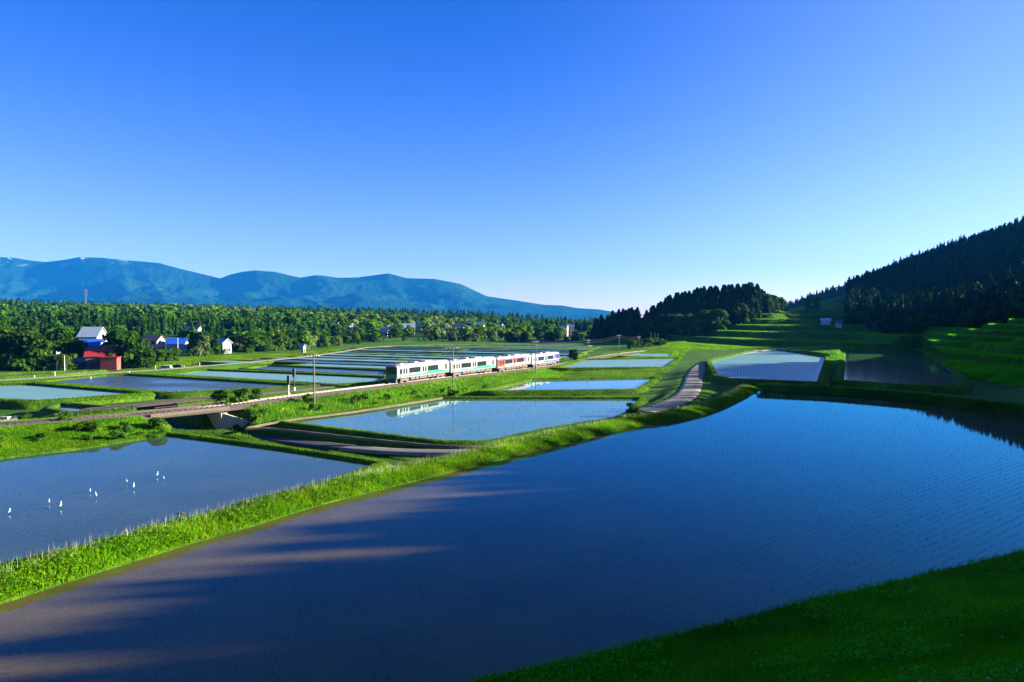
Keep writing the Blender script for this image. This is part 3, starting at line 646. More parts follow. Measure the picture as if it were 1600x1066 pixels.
# crossing of lane and track
q = np.hypot(TRK[:, None, 0] - LANE[None, :, 0], TRK[:, None, 1] - LANE[None, :, 1]); ii, jj = np.unravel_index(q.argmin(), q.shape)
BX, BY = TRK[ii, 0], TRK[ii, 1]; bt = TRK[ii + 2, :2] - TRK[ii - 2, :2]; BANG = math.atan2(bt[1], bt[0])
def bridge():
    r = empty('railway_bridge', (BX, BY, 1.4), BANG)
    T(r, 'short concrete railway bridge over the sunken lane, with pale abutments and a dark opening', 'bridge')
    MB().box(-5.2, 5.2, -2.3, 2.3, -.95, -.32).build('deck', M_DARK, r)
    for y0, y1 in ((-2.55, -2.3), (2.3, 2.55)): MB().box(-5.6, 5.6, y0, y1, -.75, -.12).build('parapet', M_WOOD, r)
    for s in (-1, 1):
        MB().box(min(s * 4.0, s * 5.0), max(s * 4.0, s * 5.0), -3.1, 3.1, -3.6, -.955).build('abutment', M_CONC, r, bevel=.03)
        w_ = MB(); x0 = s * 4.2
        w_.add([(x0, -3.1, -3.6), (x0, -3.1, -.95), (x0 + s * 3.6, -6.6, -3.6), (x0 + s * 3.6, -6.6, -2.6), (x0 + s * .35, -3.1, -3.6), (x0 + s * .35, -3.1, -.95), (x0 + s * 3.9, -6.4, -3.6), (x0 + s * 3.9, -6.4, -2.6)],
               [(0, 1, 3, 2), (4, 5, 7, 6), (0, 1, 5, 4), (1, 3, 7, 5), (2, 3, 7, 6), (0, 2, 6, 4)])
        w_.build('wing_wall', M_CONC, r)
    b = MB(); 
    for k in range(9): b.box(-4.9 + k * 1.2, -4.86 + k * 1.2, -2.5, -2.46, -.12, .75)
    b.box(-5, 5, -2.5, -2.46, .7, .75); b.box(-5, 5, -2.5, -2.46, .3, .34); b.build('railing', M_WOOD, r)
bridge()

# ------------------------------------------------------------------ train
def tint(name, c, rough=0.35): return plain(name, c, rough, 0.05, 0.6)
M_TW = tint('train_white', (0.27, 0.27, 0.265)); M_TG = tint('train_green', (0.003, 0.20, 0.11)); M_TGD = tint('train_green_dark', (0.01, 0.22, 0.15))
M_TR = tint('train_red', (0.28, 0.018, 0.025)); M_TP = tint('train_pink', (0.30, 0.07, 0.08)); M_TO = tint('train_orange', (0.30, 0.13, 0.06)); M_TB = tint('train_blue', (0.03, 0.04, 0.24)); M_TC = tint('train_cyan', (0.10, 0.24, 0.32))
M_ROOF = plain('train_roof', (0.30, 0.31, 0.33), 0.6, 0.15, 1.0); M_UNDER = plain('underframe', (0.10, 0.075, 0.06), 0.8, 0.3, 3)
HL, HWD = 10.05, 1.42
def carriage(root, idx, rel, rz):
    # cross-section swept along the length
    sec = [(-1.36, 1.0), (-1.42, 1.3), (-1.42, 3.15), (-1.36, 3.45), (-1.1, 3.68), (-.5, 3.80), (.5, 3.80), (1.1, 3.68), (1.36, 3.45), (1.42, 3.15), (1.42, 1.3), (1.36, 1.0)]
    b = MB(); n = len(sec); xs = [-HL, HL]; V = [(x, y, z) for x in xs for y, z in sec]
    b.add(V, [tuple(range(n)), tuple(range(2 * n - 1, n - 1, -1))] + [(i, (i + 1) % n, (i + 1) % n + n, i + n) for i in range(n)])
    body = b.build('carriage', M_TW, root, bevel=.04)
    body.location = rel; body.rotation_euler = (0, 0, rz)
    body['label'] = ['white front carriage with a green wave along its lower side', 'second carriage, white with a green wave', 'third carriage, red and pink above a white band', 'rear carriage, white fading into blue'][idx]
    def side(x0, x1, z0, z1, m, nm, d=.02):
        for s in (1, -1):
            b = MB(); y0, y1 = (s * 1.40, s * (1.42 + d)); b.box(x0, x1, min(y0, y1), max(y0, y1), z0, z1); b.build(nm, m, body)
    def sx(f): return HL - f * 2 * HL
    def wave(pts, zlow, m, nm, d):
        poly = [(sx(pts[0][0]), zlow)] + [(sx(f), z) for f, z in pts] + [(sx(pts[-1][0]), zlow)]
        for s in (1, -1):
            b = MB(); b.prism(poly, s * 1.405, s * (1.42 + d)); b.build(nm, m, body)
    if idx in (0, 1):
        wave([(0, 1.25), (.1, 1.35), (.25, 1.55), (.42, 1.5), (.5, 1.55), (.58, 1.95), (.66, 2.2), (.76, 2.1), (.84, 1.8), (.92, 1.6), (1, 1.5)], 1.26, M_TG, 'wave_stripe', .006)
        side(-HL + .05, HL - .05, 1.2, 1.36, M_TGD, 'skirt_stripe', .010)
    if idx == 2:
        side(sx(.20), HL - .02, 1.5, 3.3, M_TR, 'red_panel', .006); side(sx(.85), sx(.2) , 2.05, 3.3, M_TP, 'pink_panel', .005); side(-HL + .05, HL - .05, 1.2, 1.5, M_TO, 'skirt_stripe', .008)
    if idx == 3:
        side(-HL + .05, sx(.80), 1.9, 3.3, M_TB, 'blue_panel', .006); side(sx(.60), sx(.50), 1.5, 3.3, M_TC, 'blue_panel', .005); side(-HL + .05, sx(.4), 1.2, 1.55, M_TB, 'skirt_stripe', .008)
    for f0, f1 in ((.21, .42), (.56, .77)):
        side(sx(f1), sx(f0), 1.9, 3.0, M_GLASS, 'window', .03)
    for f in (.12, .165, .475, .52):
        side(sx(f) - .26, sx(f) + .26, 1.85, 2.95, M_GLASS, 'door_window', .028)
    side(sx(.07) - .28, sx(.07) + .28, 1.9, 2.9, M_GLASS, 'cab_window', .03)
    side(sx(.93) - .33, sx(.93) + .33, 1.8, 3.0, M_GLASS, 'end_window', .03)
    side(sx(.85) - .07, sx(.85) + .07, 1.1, 3.3, M_DARK, 'dark_strip', .02)  # narrow dark upright strip on both sides
    for f, l, h in ((.38, .06, .35), (.62, .14, .30), (.12, .05, .25)):
        MB().box(sx(f) - l * 10, sx(f) + l * 10, -.9, .9, 3.805, 3.8 + h).build('roof_unit', M_ROOF, body, bevel=.05)
    MB().box(-HL + .3, HL - .3, -1.0, 1.0, 3.765, 3.83).build('roof', M_ROOF, body)
    for x in (-7, 7):
        g = MB().box(x - 1.5, x + 1.5, -1.15, -.95, .4, .8).box(x - 1.5, x + 1.5, .95, 1.15, .4, .8).box(x - .4, x + .4, -1, 1, .4, .9)
        for dx in (-1.05, 1.05): g.tube([(x + dx, -1.0, .43), (x + dx, 1.0, .43)], .43, 14)
        g.build('bogie', M_UNDER, body)
    u = MB()
    for x0, x1 in ((-5, -3.4), (-3.1, -1.6), (-1.2, 1.6), (1.9, 3.0), (3.3, 4.9)): u.box(x0, x1, -1.2, 1.2, .45, .98)
    u.build('underfloor_equipment', M_UNDER, body)
    for e in (1, -1):
        x0, x1 = sorted((e * (HL - .02), e * (HL + .05)))
        if idx in (0, 3) and (e == 1) == (idx == 0):
            MB().box(x0, x1, -1.3, 1.3, 1.9, 3.35).build('windscreen', M_GLASS, body); MB().box(x0, x1 - .01 if e > 0 else x1, -1.38, 1.38, 1.0, 1.88).build('front_panel', M_TGD if idx == 0 else M_TB, body)
            for y in (-1.0, 1.0): MB().tube([(e * (HL + .03), y, 3.5), (e * (HL + .1), y, 3.5)], .11, 12).build('headlight', M_WHITE, body)
            MB().box(*sorted((e * HL, e * (HL + .45))), -.2, .2, .75, 1.05).build('coupler', M_UNDER, body)
            MB().box(*sorted((e * (HL - .3), e * (HL + .1))), -1.2, 1.2, .25, .9).build('snow_plough', M_DARK, body)
        else:
            MB().box(*sorted((e * (HL - .05), e * (HL + .42))), -.6, .6, 1.1, 3.3).build('gangway', M_DARK, body)
sT = arc_near(TRK, *P(610, 599, 1.34))
c0_ = poly_at(TRK, sT)
train = empty('train', (c0_[0], c0_[1], c0_[2])); T(train, 'four-carriage diesel train in white, green, red and blue on the railway bank', 'train')
for i in range(4):
    sc = sT + 10.1 + i * 20.95; a = poly_at(TRK, sc + 7); f = poly_at(TRK, sc - 7); m = (a + f) / 2
    carriage(train, i, (m[0] - c0_[0], m[1] - c0_[1], m[2] - c0_[2]), math.atan2(f[1] - a[1], f[0] - a[0]))

# ------------------------------------------------------------------ poles and wires
def upole(px, base, top, D, label, name='utility_pole', arm=0.0, armang=0.6, group='concrete poles along the railway', mat=None, rad=.16):
    x, y = (px - 800) / FPX * D * 1.0, D
    d = ray(px, base); t = D / d[1]; x = d[0] * t; zb = H + d[2] * t; zg = min(zb, gz(x, y)); zt = H + ray(px, top)[2] * D / ray(px, top)[1]
    r = empty(name, (x, y, zg), armang); h = zt - zg
    MB().tube([(0, 0, -.3), (0, 0, h)], [rad, rad * .62], 10).build('post', mat or M_POLE, r)
    if arm:
        MB().box(-arm, arm * .8, -.05, .05, h - .55, h - .43).build('crossarm', M_DARK, r)
        MB().box(-arm * .7, arm * .6, -.05, .05, h - 1.25, h - 1.15).build('crossarm', M_DARK, r)
        for q_ in (-.9, -.45, .4, .75): MB().tube([(q_ * arm, 0, h - .43), (q_ * arm, 0, h - .18)], [.07, .04], 6).build('insulator', M_WHITE, r)
    T(r, label, 'pole', group); return Vector((x, y, zt))
tops = []
tops.append(upole(491, 623, 553, 112, 'tall concrete pole standing on the railway bank left of the train', arm=1.1, rad=.14))
tops.append(upole(708, 600, 541, 141, 'concrete pole with crossarms in front of the second carriage', arm=1.8, rad=.14))
tops.append(upole(837, 577, 532, 185, 'concrete pole in front of the rear carriage', arm=1.2, rad=.14))
tops.append(upole(919, 577, 530, 232, 'slim pole right of the train beside the small round tree', arm=1.2))
tops.append(upole(967, 560, 523, 280, 'slim pole in front of the dark cedar clump', arm=1.2))
tops.append(upole(998, 556, 525, 300, 'slim pole right of the dark cedar clump', arm=1.2))
for i, (px, b, t, D) in enumerate([(1017, 546, 519, 350), (1023, 546, 520, 370), (1028, 545, 521, 395)]):
    upole(px, b, t, D, 'one of three distant thin poles by the foot of the cedar knoll', group='distant poles by the knoll')
upole(278, 545, 528, 285, 'white slender pole in front of the blue-roofed house', mat=M_WHITE, rad=.14, group='white poles by the houses')
upole(89, 576, 549, 205, 'pale pole left of the yellow-green tree', mat=M_WHITE, rad=.15, group='white poles by the houses')
upole(101, 578, 556, 204, 'pale pole in front of the yellow-green tree', mat=M_WHITE, rad=.13, group='white poles by the houses')
upole(376, 533, 524, 330, 'white pole standing among the village trees', mat=M_WHITE, rad=.14, group='white poles by the houses')
upole(435, 530, 516, 380, 'white mast among the trees behind the far paddies', mat=M_WHITE, rad=.14, group='white poles by the houses')
def wire(a, b, label, sag=.5):
    o = MB(); pts = [a.lerp(b, k / 10) - Vector((0, 0, sag * 4 * (k / 10) * (1 - k / 10))) for k in range(11)]; m = (a + b) / 2
    for dz in (0.35, 1.1): o.tube([p - m - Vector((0, 0, dz)) for p in pts], .03, 4)
    e = o.build('overhead_wire', M_DARK); e.location = m; T(e, label, 'wire', 'overhead wires')
nm = ['left of the train', 'between the first and second carriages', 'over the rear carriages', 'right of the train', 'beside the dark cedar clump']
for i in range(5): wire(tops[i], tops[i + 1], 'pair of sagging wires strung between two poles ' + nm[i])
def signal(px, base, top, D, label, ladder):
    x, y, zb = PD(px, base, D); zt = PD(px, top, D)[2]; z0 = min(zb, gz(x, y)); r = empty('railway_signal', (x, y, z0), -.5); h = zt - z0
    MB().tube([(0, 0, -.2), (0, 0, h)], .09, 8).build('post', M_WHITE if ladder else M_DARK, r)
    MB().box(-.3, .3, -.12, .06, h - 1.6, h).build('signal_head', M_DARK, r, bevel=.05)
    for k in range(2): MB().tube([(0, -.12, h - .45 - k * .7), (0, -.2, h - .45 - k * .7)], .12, 10).build('lamp_hood', M_DARK, r)
    MB().box(-.2, .2, -.2, .15, 0, .7).build('control_box', M_WHITE, r, bevel=.03)
    T(r, label, 'signal')
signal(451, 617, 587, 118, 'railway signal with a pale post and box beside the track', True)
signal(459.5, 596, 576, 128, 'second smaller dark signal head just right of the pale-post signal', False)

# ------------------------------------------------------------------ houses
RC = {k: plain('roof_' + k, c, .5, .12, 1.2) for k, c in dict(red=(0.26, 0.02, 0.018), blue=(0.02, 0.12, 0.50), brown=(0.13, 0.08, 0.07), mauve=(0.28, 0.20, 0.26), grey=(0.30, 0.36, 0.40), lilac=(0.34, 0.36, 0.52), dark=(0.07, 0.08, 0.11), teal=(0.08, 0.35, 0.35)).items()}
WC = {k: plain('wall_' + k, c, .8, .06, 1.2) for k, c in dict(white=(0.36, 0.355, 0.34), cream=(0.40, 0.35, 0.28), salmon=(0.32, 0.06, 0.04), dark=(0.05, 0.055, 0.09), pink=(0.40, 0.33, 0.35), grey=(0.40, 0.42, 0.45)).items()}
def house(px, base, D, L, W, hw, hr, wall, roof, label, rz=-.5, flat=False, cat='house', name='house', floors=2, z=None):
    x, y, zb = PD(px, base, D); zz = min(zb, gz(x, y)) if z is None else z
    r = empty(name, (x, y, zz), rz); hw += max(0, zb - zz)
    b = MB()
    if flat: b.box(-L / 2, L / 2, -W / 2, W / 2, -1, hw)
    else: 
        sec = [(-W / 2, -1), (W / 2, -1), (W / 2, hw), (0, hw + hr), (-W / 2, hw)]; V = [(sx_, yy, z_) for sx_ in (-L / 2, L / 2) for yy, z_ in sec]
        b.add(V, [(0, 1, 2, 3, 4), (9, 8, 7, 6, 5)] + [(i, (i + 1) % 5, (i + 1) % 5 + 5, i + 5) for i in range(5)])
    b.build('wall', WC[wall], r)
    o = MB()
    if flat: o.box(-L / 2 - .2, L / 2 + .2, -W / 2 - .2, W / 2 + .2, hw + .003, hw + .35)
    else:
        for s in (-1, 1):
            a = (0, hw + hr + .02); e = (s * (W / 2 + .6), hw - .6 * hr / (W / 2) + .02); V = []
            for xx in (-L / 2 - .5, L / 2 + .5): V += [(xx, a[0], a[1]), (xx, e[0], e[1]), (xx, e[0], e[1] + .22), (xx, a[0], a[1] + .22)]
            o.add(V, [(0, 1, 2, 3), (7, 6, 5, 4), (0, 1, 5, 4), (1, 2, 6, 5), (2, 3, 7, 6), (3, 0, 4, 7)])
    o.build('roof', RC[roof], r)
    for fl in range(floors):
        zc = .9 + fl * 2.7
        if zc + 1.2 > hw: break
        k = max(2, int(L / 3))
        for i in range(k):
            xx = -L / 2 + (i + .5) * L / k
            f = MB().box(xx - .7, xx + .7, -W / 2 - .06, -W / 2 + .02, zc, zc + 1.2).build('window', M_DARK, r); MB().box(xx - .6, xx + .6, -W / 2 - .08, -W / 2 - .05, zc + .08, zc + 1.12).build('pane', M_GLASS, f)
        for yy in (-W / 4, W / 4):
            f = MB().box(L / 2 - .02, L / 2 + .06, yy - .5, yy + .5, zc, zc + 1.1).build('window', M_DARK, r); MB().box(L / 2 + .05, L / 2 + .08, yy - .42, yy + .42, zc + .07, zc + 1.03).build('pane', M_GLASS, f)
    MB().box(L / 2 - .02, L / 2 + .05, -.45, .45, 0, 2.0).build('door', M_WOOD, r)
    T(r, label, cat); CLEAR.append((x, y, max(L, W) * .6 + 1.5)); [CLEAR.append((x * k_, y * k_, max(L, W) * .55)) for k_ in ((.97, .94, .91, .88) if D > 450 else (.97,))]; return r
house(158, 573, 214, 7.5, 6.5, 3.6, 1.8, 'dark', 'red', 'red-roofed farm barn with a dark front at the left edge of the paddies', cat='barn', name='barn', rz=.45, floors=1)
house(173, 572, 210, 4.6, 3.4, 2.5, .25, 'salmon', 'red', 'salmon red shed lean-to in front of the red-roofed barn', cat='shed', name='shed', rz=.2, flat=True, floors=0)
house(171, 562, 216, 3.6, 5.0, 3.2, 1.2, 'white', 'red', 'small white gabled annex rising behind the salmon shed', cat='annex', name='annex', rz=.2, floors=1, z=0.2)
house(130, 574, 213, 7, 5, 2.0, .9, 'dark', 'dark', 'dark low shed left of the red-roofed barn', cat='shed', name='shed', rz=.2, floors=1)
house(143, 560, 226, 6, 6, 4.2, 2.0, 'white', 'blue', 'blue-roofed house with a white gable behind the red-roofed barn', rz=.25)
house(146, 558, 240, 6.0, 7.5, 7.4, 3.0, 'white', 'grey', 'tall white house with a grey roof above the red-roofed barn', rz=.1, floors=3)
house(80, 553, 236, 9, 7, 4.2, 2.4, 'grey', 'dark', 'dark grey house half hidden by the trees at far left', rz=-.3)
house(240, 545, 300, 7, 6, 3.7, 2.2, 'white', 'brown', 'white gabled house with a brown roof above the white car', rz=-.1)
house(278, 548, 300, 7.5, 6, 3.2, 2.2, 'white', 'blue', 'white house with a bright blue roof in the village trees', rz=.1)
house(294, 551, 296, 3, 3, 2.6, .8, 'white', 'dark', 'small white outbuilding right of the blue-roofed house', cat='shed', name='shed', rz=-.6, floors=0)
house(302, 526, 400, 9, 8, 2.8, 3.2, 'cream', 'mauve', 'house with a mauve tiled hipped roof above the trees', rz=-.2)
house(349, 546, 302, 5, 4.5, 3.0, 1.6, 'white', 'grey', 'white house peering through the trees right of the blue-roofed house', rz=-.5)
house(474, 546, 318, 1.6, 1.5, 1.6, .8, 'pink', 'teal', 'tiny pinkish shrine hut with a teal roof at the paddy edge', cat='hut', name='hut', rz=-.5, floors=0)
house(524, 512, 560, 11, 8, 7.0, 0, 'white', 'grey', 'flat-roofed white three-storey building on the wooded slope', flat=True, rz=-.35, cat='building', name='building', floors=3)
house(517, 510, 575, 6, 5, 4, 0, 'grey', 'grey', 'lower grey wing left of the flat-roofed white building', flat=True, cat='building', name='building')
house(547, 516, 540, 6, 5, 3.5, 1.8, 'white', 'grey', 'small bright white house right of the flat-roofed building', rz=-.7)
house(556, 523, 520, 9, 7, 3.0, 2.4, 'white', 'lilac', 'pale house with a light blue sloping roof below the bright white house', rz=-.4)
vill = [(563, 514, 560, 'cream', 'brown', 'cream house with a brownish roof'), (602, 524, 505, 'white', 'grey', 'tiny white-walled house'), (612, 519, 540, 'grey', 'lilac', 'blue-grey roofed house'),
        (657, 515, 570, 'white', 'teal', 'white house with a greenish roof'), (667, 518, 560, 'white', 'brown', 'small bright white gabled house'), (687, 518, 560, 'white', 'mauve', 'white house with a mauve roof'),
        (694, 515, 575, 'pink', 'mauve', 'pinkish-walled house'), (717, 523, 545, 'white', 'dark', 'tall dark-roofed house with white gable'), (736, 513, 590, 'white', 'grey', 'grey-roofed white house'),
        (751, 513, 600, 'cream', 'teal', 'cream house with a pale roof'), (780, 515, 600, 'white', 'mauve', 'white house with a pinkish roof'), (882, 516, 650, 'pink', 'grey', 'pale pink house'), (892, 516, 655, 'cream', 'grey', 'cream house'), (924, 517, 660, 'cream', 'mauve', 'pale house')]
where = ['beside the light blue roof on the slope', 'behind the belt of trees left of centre', 'left of the big lilac roof', 'right of the big lilac roof', 'farther right of the lilac roof', 'in the middle of the far village', 'touching the mauve-roofed house', 'left of the far village trees', 'right of the tall dark-roofed house', 'in the woods above the red carriage', 'alone in the woods right of the village', 'in the woods above the rear carriage', 'just right of the pale pink house', 'beside the dark cedar clump']
for (px, b_, D, wl, rf, lb), wh in zip(vill, where):
    big = 'tall' in lb; house(px, b_, D, 6.2 if not big else 8, 5, 3.2 if not big else 6.5, 2.0, wl, rf, lb + ' ' + wh, rz=random.uniform(-.45, .4))
house(636, 522, 540, 12, 9, 4.5, 3.6, 'pink', 'lilac', 'large house with a lilac roof in the far village', rz=.1)
house(1290, 507, 420, 5, 4, 2.4, 1.2, 'grey', 'lilac', 'small shed with a pale roof on the shaded terraces', cat='shed', name='shed', rz=-.3, floors=0)
house(1310, 514, 400, 3, 3, 3.4, 1.0, 'grey', 'dark', 'narrow grey hut at the foot of the dark wooded hill', cat='hut', name='hut', rz=-.3, floors=0)
# cell tower on the plateau
x, y, z = PD(134, 476, 900); r = empty('radio_mast', (x, y, z - 8)); zt = PD(134, 452, 900)[2] - z + 8
MB().tube([(0, 0, 0), (0, 0, zt)], [.7, .35], 8).build('mast', M_POLE, r)
for q_ in (.72, .84, .94):
    b = MB(); [b.box(math.cos(a) * 1.6 - .25, math.cos(a) * 1.6 + .25, math.sin(a) * 1.6 - .25, math.sin(a) * 1.6 + .25, zt * q_ - 1, zt * q_ + 1) for a in (0, 2.1, 4.2)]; b.tube([(0, 0, zt * q_ - .2), (0, 0, zt * q_ + .2)], 1.5, 10); b.build('antenna', M_POLE, r)
T(r, 'grey radio mast rising above the forest skyline at left', 'mast')

# ------------------------------------------------------------------ vehicles and roadside posts
def car(px, base, D, rz, body, label, L=3.9, Hc=1.55, name='car', cat='car'):
    x, y, zb = PD(px, base, D); zz = max(zb, gz(x, y)) ; r = empty(name, (x, y, gz(x, y) + .1), rz)
    W = .8; low = [(-L / 2, .35), (L / 2, .3), (L / 2, .72), (L * .28, .9), (-L / 2, .95)]
    MB().prism(low, -W, W).build('body', body, r, bevel=.06)
    cab = [(-L * .46, .93), (L * .27, .91), (L * .08, Hc), (-L * .42, Hc)]
    MB().prism(cab, -W + .08, W - .08).build('cabin', body, r, bevel=.05)
    for s in (-1, 1): MB().prism([(-L * .4, .98), (L * .2, .98), (L * .07, Hc - .1), (-L * .38, Hc - .1)], s * (W - .09), s * (W - .06)).build('side_window', M_GLASS, r)
    MB().add([(L * .262, -W + .15, .97), (L * .262, W - .15, .97), (L * .105, W - .18, Hc - .08), (L * .105, -W + .18, Hc - .08), (L * .285, -W + .15, .97), (L * .285, W - .15, .97), (L * .125, W - .18, Hc - .08), (L * .125, -W + .18, Hc - .08)],
             [(0, 1, 2, 3), (4, 5, 6, 7), (0, 1, 5, 4), (1, 2, 6, 5), (2, 3, 7, 6), (3, 0, 4, 7)]).build('windscreen', M_GLASS, r)
    for dx in (-L * .31, L * .3):
        for s in (-1, 1): MB().tube([(dx, s * (W - .2), .32), (dx, s * (W + .02), .32)], .32, 14).build('wheel', M_DARK, r)
    for s in (-.55, .55): MB().box(L / 2 - .02, L / 2 + .03, s - .15, s + .15, .55, .7).build('headlight', M_WHITE, r)
    T(r, label, cat)
car(257, 576, 205, math.pi + .12, M_WHITE, 'white car parked on the farm road below the village', L=4.3)
car(275, 574.5, 212, math.pi + .1, M_DARK, 'dark car parked behind the white car on the farm road', L=4.0)
for i, (px, b_, t_, D, wh) in enumerate([(243, 577, 569, 200, 'just left of the white car'), (202, 582, 576, 186, 'midway along the road at left'), (142, 590, 582, 172, 'nearest the left-hand paddies'), (86, 591, 583, 176, 'near the left end of the road'), (54, 592, 585, 176, 'left of the other posts'), (288, 573, 567, 214, 'right of the dark car'), (312, 573, 568, 214, 'farthest right of the dark car')]):
    x, y, zb = PD(px, b_, D); r = MB().tube([(0, 0, -.2), (0, 0, 1.2)], .08, 8).build('roadside_post', M_WHITE); r.location = (x, y, gz(x, y)); T(r, 'white roadside post ' + wh, 'post', 'white posts along the farm road')
for px, b_, lb in [(265, 588, 'white sack lying at the corner of the teal paddy'), (124, 635, 'pale block beside the dark pond'), (52, 594, 'white sack by the farm road')]:
    x, y = P(px, b_, -.3); r = MB().box(-.6, .6, -.4, .4, 0, .6).build('sack', M_WHITE, bevel=.18); r.location = (x, y, gz(x, y)); T(r, lb, 'sack')
for i, (px, py) in enumerate([(4, 644), (13, 643), (22, 643.5), (27, 641), (8, 638), (30, 637)]):
    x, y = P(px, py, .2); r = MB().box(-.7, .7, -.5, .5, 0, .5).build('stone_block', M_CONC, bevel=.08); r.location = (x, y, gz(x, y) + .05); T(r, 'pale block in the heap by the garden plot at the left edge', 'block', 'pale blocks by the garden plot')

# ------------------------------------------------------------------ white glints on the left paddy, modelled as bird shapes
def glint_bird(px, py, s, rz, label):  # bird-shaped solids added for the white glints on the water
    s *= .44; x, y = P(px, py, Z_MID); r = empty('glint_bird', (x, y, Z_MID), rz); 
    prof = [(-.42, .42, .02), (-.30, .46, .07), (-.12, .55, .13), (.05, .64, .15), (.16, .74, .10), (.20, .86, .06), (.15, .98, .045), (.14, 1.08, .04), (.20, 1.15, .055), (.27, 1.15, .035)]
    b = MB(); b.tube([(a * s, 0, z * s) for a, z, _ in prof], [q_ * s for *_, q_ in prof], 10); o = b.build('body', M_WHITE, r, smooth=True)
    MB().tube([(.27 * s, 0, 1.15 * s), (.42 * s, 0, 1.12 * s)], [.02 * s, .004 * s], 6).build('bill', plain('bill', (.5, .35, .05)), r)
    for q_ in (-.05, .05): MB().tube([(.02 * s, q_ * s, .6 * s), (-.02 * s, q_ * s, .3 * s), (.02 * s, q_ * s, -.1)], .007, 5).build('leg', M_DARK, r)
    T(r, label, 'bird', 'modelled white glints on the left paddy')
for px, py, s, lb in [(15, 803, .8, 'thin white bird-shaped glint nearest the left edge of the paddy'), (95, 794, 1.0, 'large bright bird-shaped glint, lowest of the pairs in the left paddy'), (77, 787, .75, 'small bird-shaped glint just left of the lowest bright one'), (150, 778, 1.0, 'bright bird-shaped glint, second from the left of the bright ones'), (141, 770, .75, 'small bird-shaped glint just left of the second bright one'),
                      (209, 764, 1.05, 'bright bird-shaped glint, third from the left of the bright ones'), (198, 755, .75, 'small bird-shaped glint just left of the third bright one'), (246, 745, .9, 'farther bird-shaped glint, fourth of the bright ones'), (256, 750, .7, 'small bird-shaped glint just right of the fourth bright one')]:
    glint_bird(px, py, s, 2.0 + random.uniform(-.4, .4), lb)
x, y = P(284, 803, Z_MID)
r = MB().tube([(-.5, 0, -.1), (0, 0, .06), (.5, .05, -.1)], [.05, .12, .04], 8).build('mud_clod', M_SOIL); r.location = (x, y, Z_MID); T(r, 'small dark clod of mud breaking the water of the left paddy', 'clod')

# ------------------------------------------------------------------ trees one can tell apart
def put(kind, px, D, ht, label, group=None, wide=1.0, **k):
    x, y = at(px, D); return tree(kind, x, y, ht, label, group=group, wide=wide, **k)
for px, D, h, k in [(-45, 212, 12, 'deep'), (-20, 208, 11, 'deep'), (2, 206, 11.5, 'mid'), (20, 205, 11.5, 'deep'), (38, 204, 12.5, 'deep'), (54, 205, 11.5, 'mid'), (66, 207, 9.5, 'deep'), (10, 220, 13, 'deep'), (30, 222, 13, 'mid')]:
    put(k, px, D, h, 'dense dark broad-leaved tree of the big clump at the left edge', 'trees of the big clump at the left edge', 1.05)
put('light', 103, 207, 5.6, 'small bright yellow-green tree left of the red-roofed barn', wide=1.25)
put('deep', 88, 228, 12.5, 'dark domed tree behind the pale pole at left', wide=.8)
for px, D, h, k in [(112, 224, 9, 'mid'), (124, 222, 9.5, 'deep'), (134, 228, 9, 'mid')]: put(k, px, D, h, 'broad-leaved tree between the dark domed tree and the white house', 'trees left of the white house', .9)
for px, D, h in [(180, 222, 12.5), (194, 216, 13), (208, 222, 12.5), (222, 218, 10)]: put('deep', px, D, h, 'big dark tree right of the red-roofed barn', 'big dark trees right of the barn', .95)
for px, D, h in [(232, 240, 5), (248, 245, 5), (262, 248, 4.5), (270, 250, 5)]: put('mid', px, D, h, 'low bushy tree below the white gabled house', 'low trees below the gabled house', 1.2)
def village_ok(x, y): return all(math.hypot(x - a, y - b) > c * .8 for a, b, c in CLEAR)
cnt = 0
while cnt < 128:
    px = random.uniform(272, 925); D = EDGE(px) + random.uniform(2, 34) ** 1.0
    x, y = at(px, D)
    if not village_ok(x, y): continue
    k = random.choice(['deep', 'mid', 'mid', 'light', 'pale', 'deep']); h = random.uniform(6.5, 11.0) if px < 490 else random.uniform(4.5, 8)
    if D < 310 and min(abs(px - q_) for q_ in (240, 281, 292, 349)) < 10: h = random.uniform(2.2, 3.4)
    if min(abs(px - q_[0]) for q_ in vill) < 7: h = random.uniform(2.5, 4)
    if 590 < px < 670: h *= .45
    put(k, px, D, h, 'one of the broad-leaved trees in the green belt behind the far paddies', 'trees of the green belt behind the far paddies', random.uniform(.85, 1.2)); cnt += 1
for i in range(16):
    px = 930 + i * 4.4 + random.uniform(-2, 2); put('cedar', px, random.uniform(468, 500), {0: 15, 1: 17}.get(i, random.uniform(17, 22)) + (3 if px > 962 else 0), 'dark cedar of the small clump standing on the plain', 'cedars of the small clump on the plain', 1.6)
cnt = 0
skyl = lambda px: np.interp(px, [1003, 1015, 1040, 1070, 1100, 1130, 1180, 1190, 1205, 1228], [486, 478, 460, 450, 444, 441, 438, 450, 456, 470])
def inv_h(px, D, ytop):
    x, y = at(px, D); return PD(px, ytop, D)[2] - gz(x, y)
for row, (D, drop) in enumerate([(440, 26), (452, 18), (464, 9), (478, 0), (490, 0)]):
    for px in np.arange(1004 + row * 3, 1200, 10.5):
        p_ = px + random.uniform(-3, 3); h = inv_h(p_, D, skyl(p_) + drop + random.uniform(-2, 2))
        if h < 7: continue
        put('cedar', p_, D, min(h, 25), 'dark cedar packed on the wooded knoll', 'cedars packed on the knoll', 1.75)
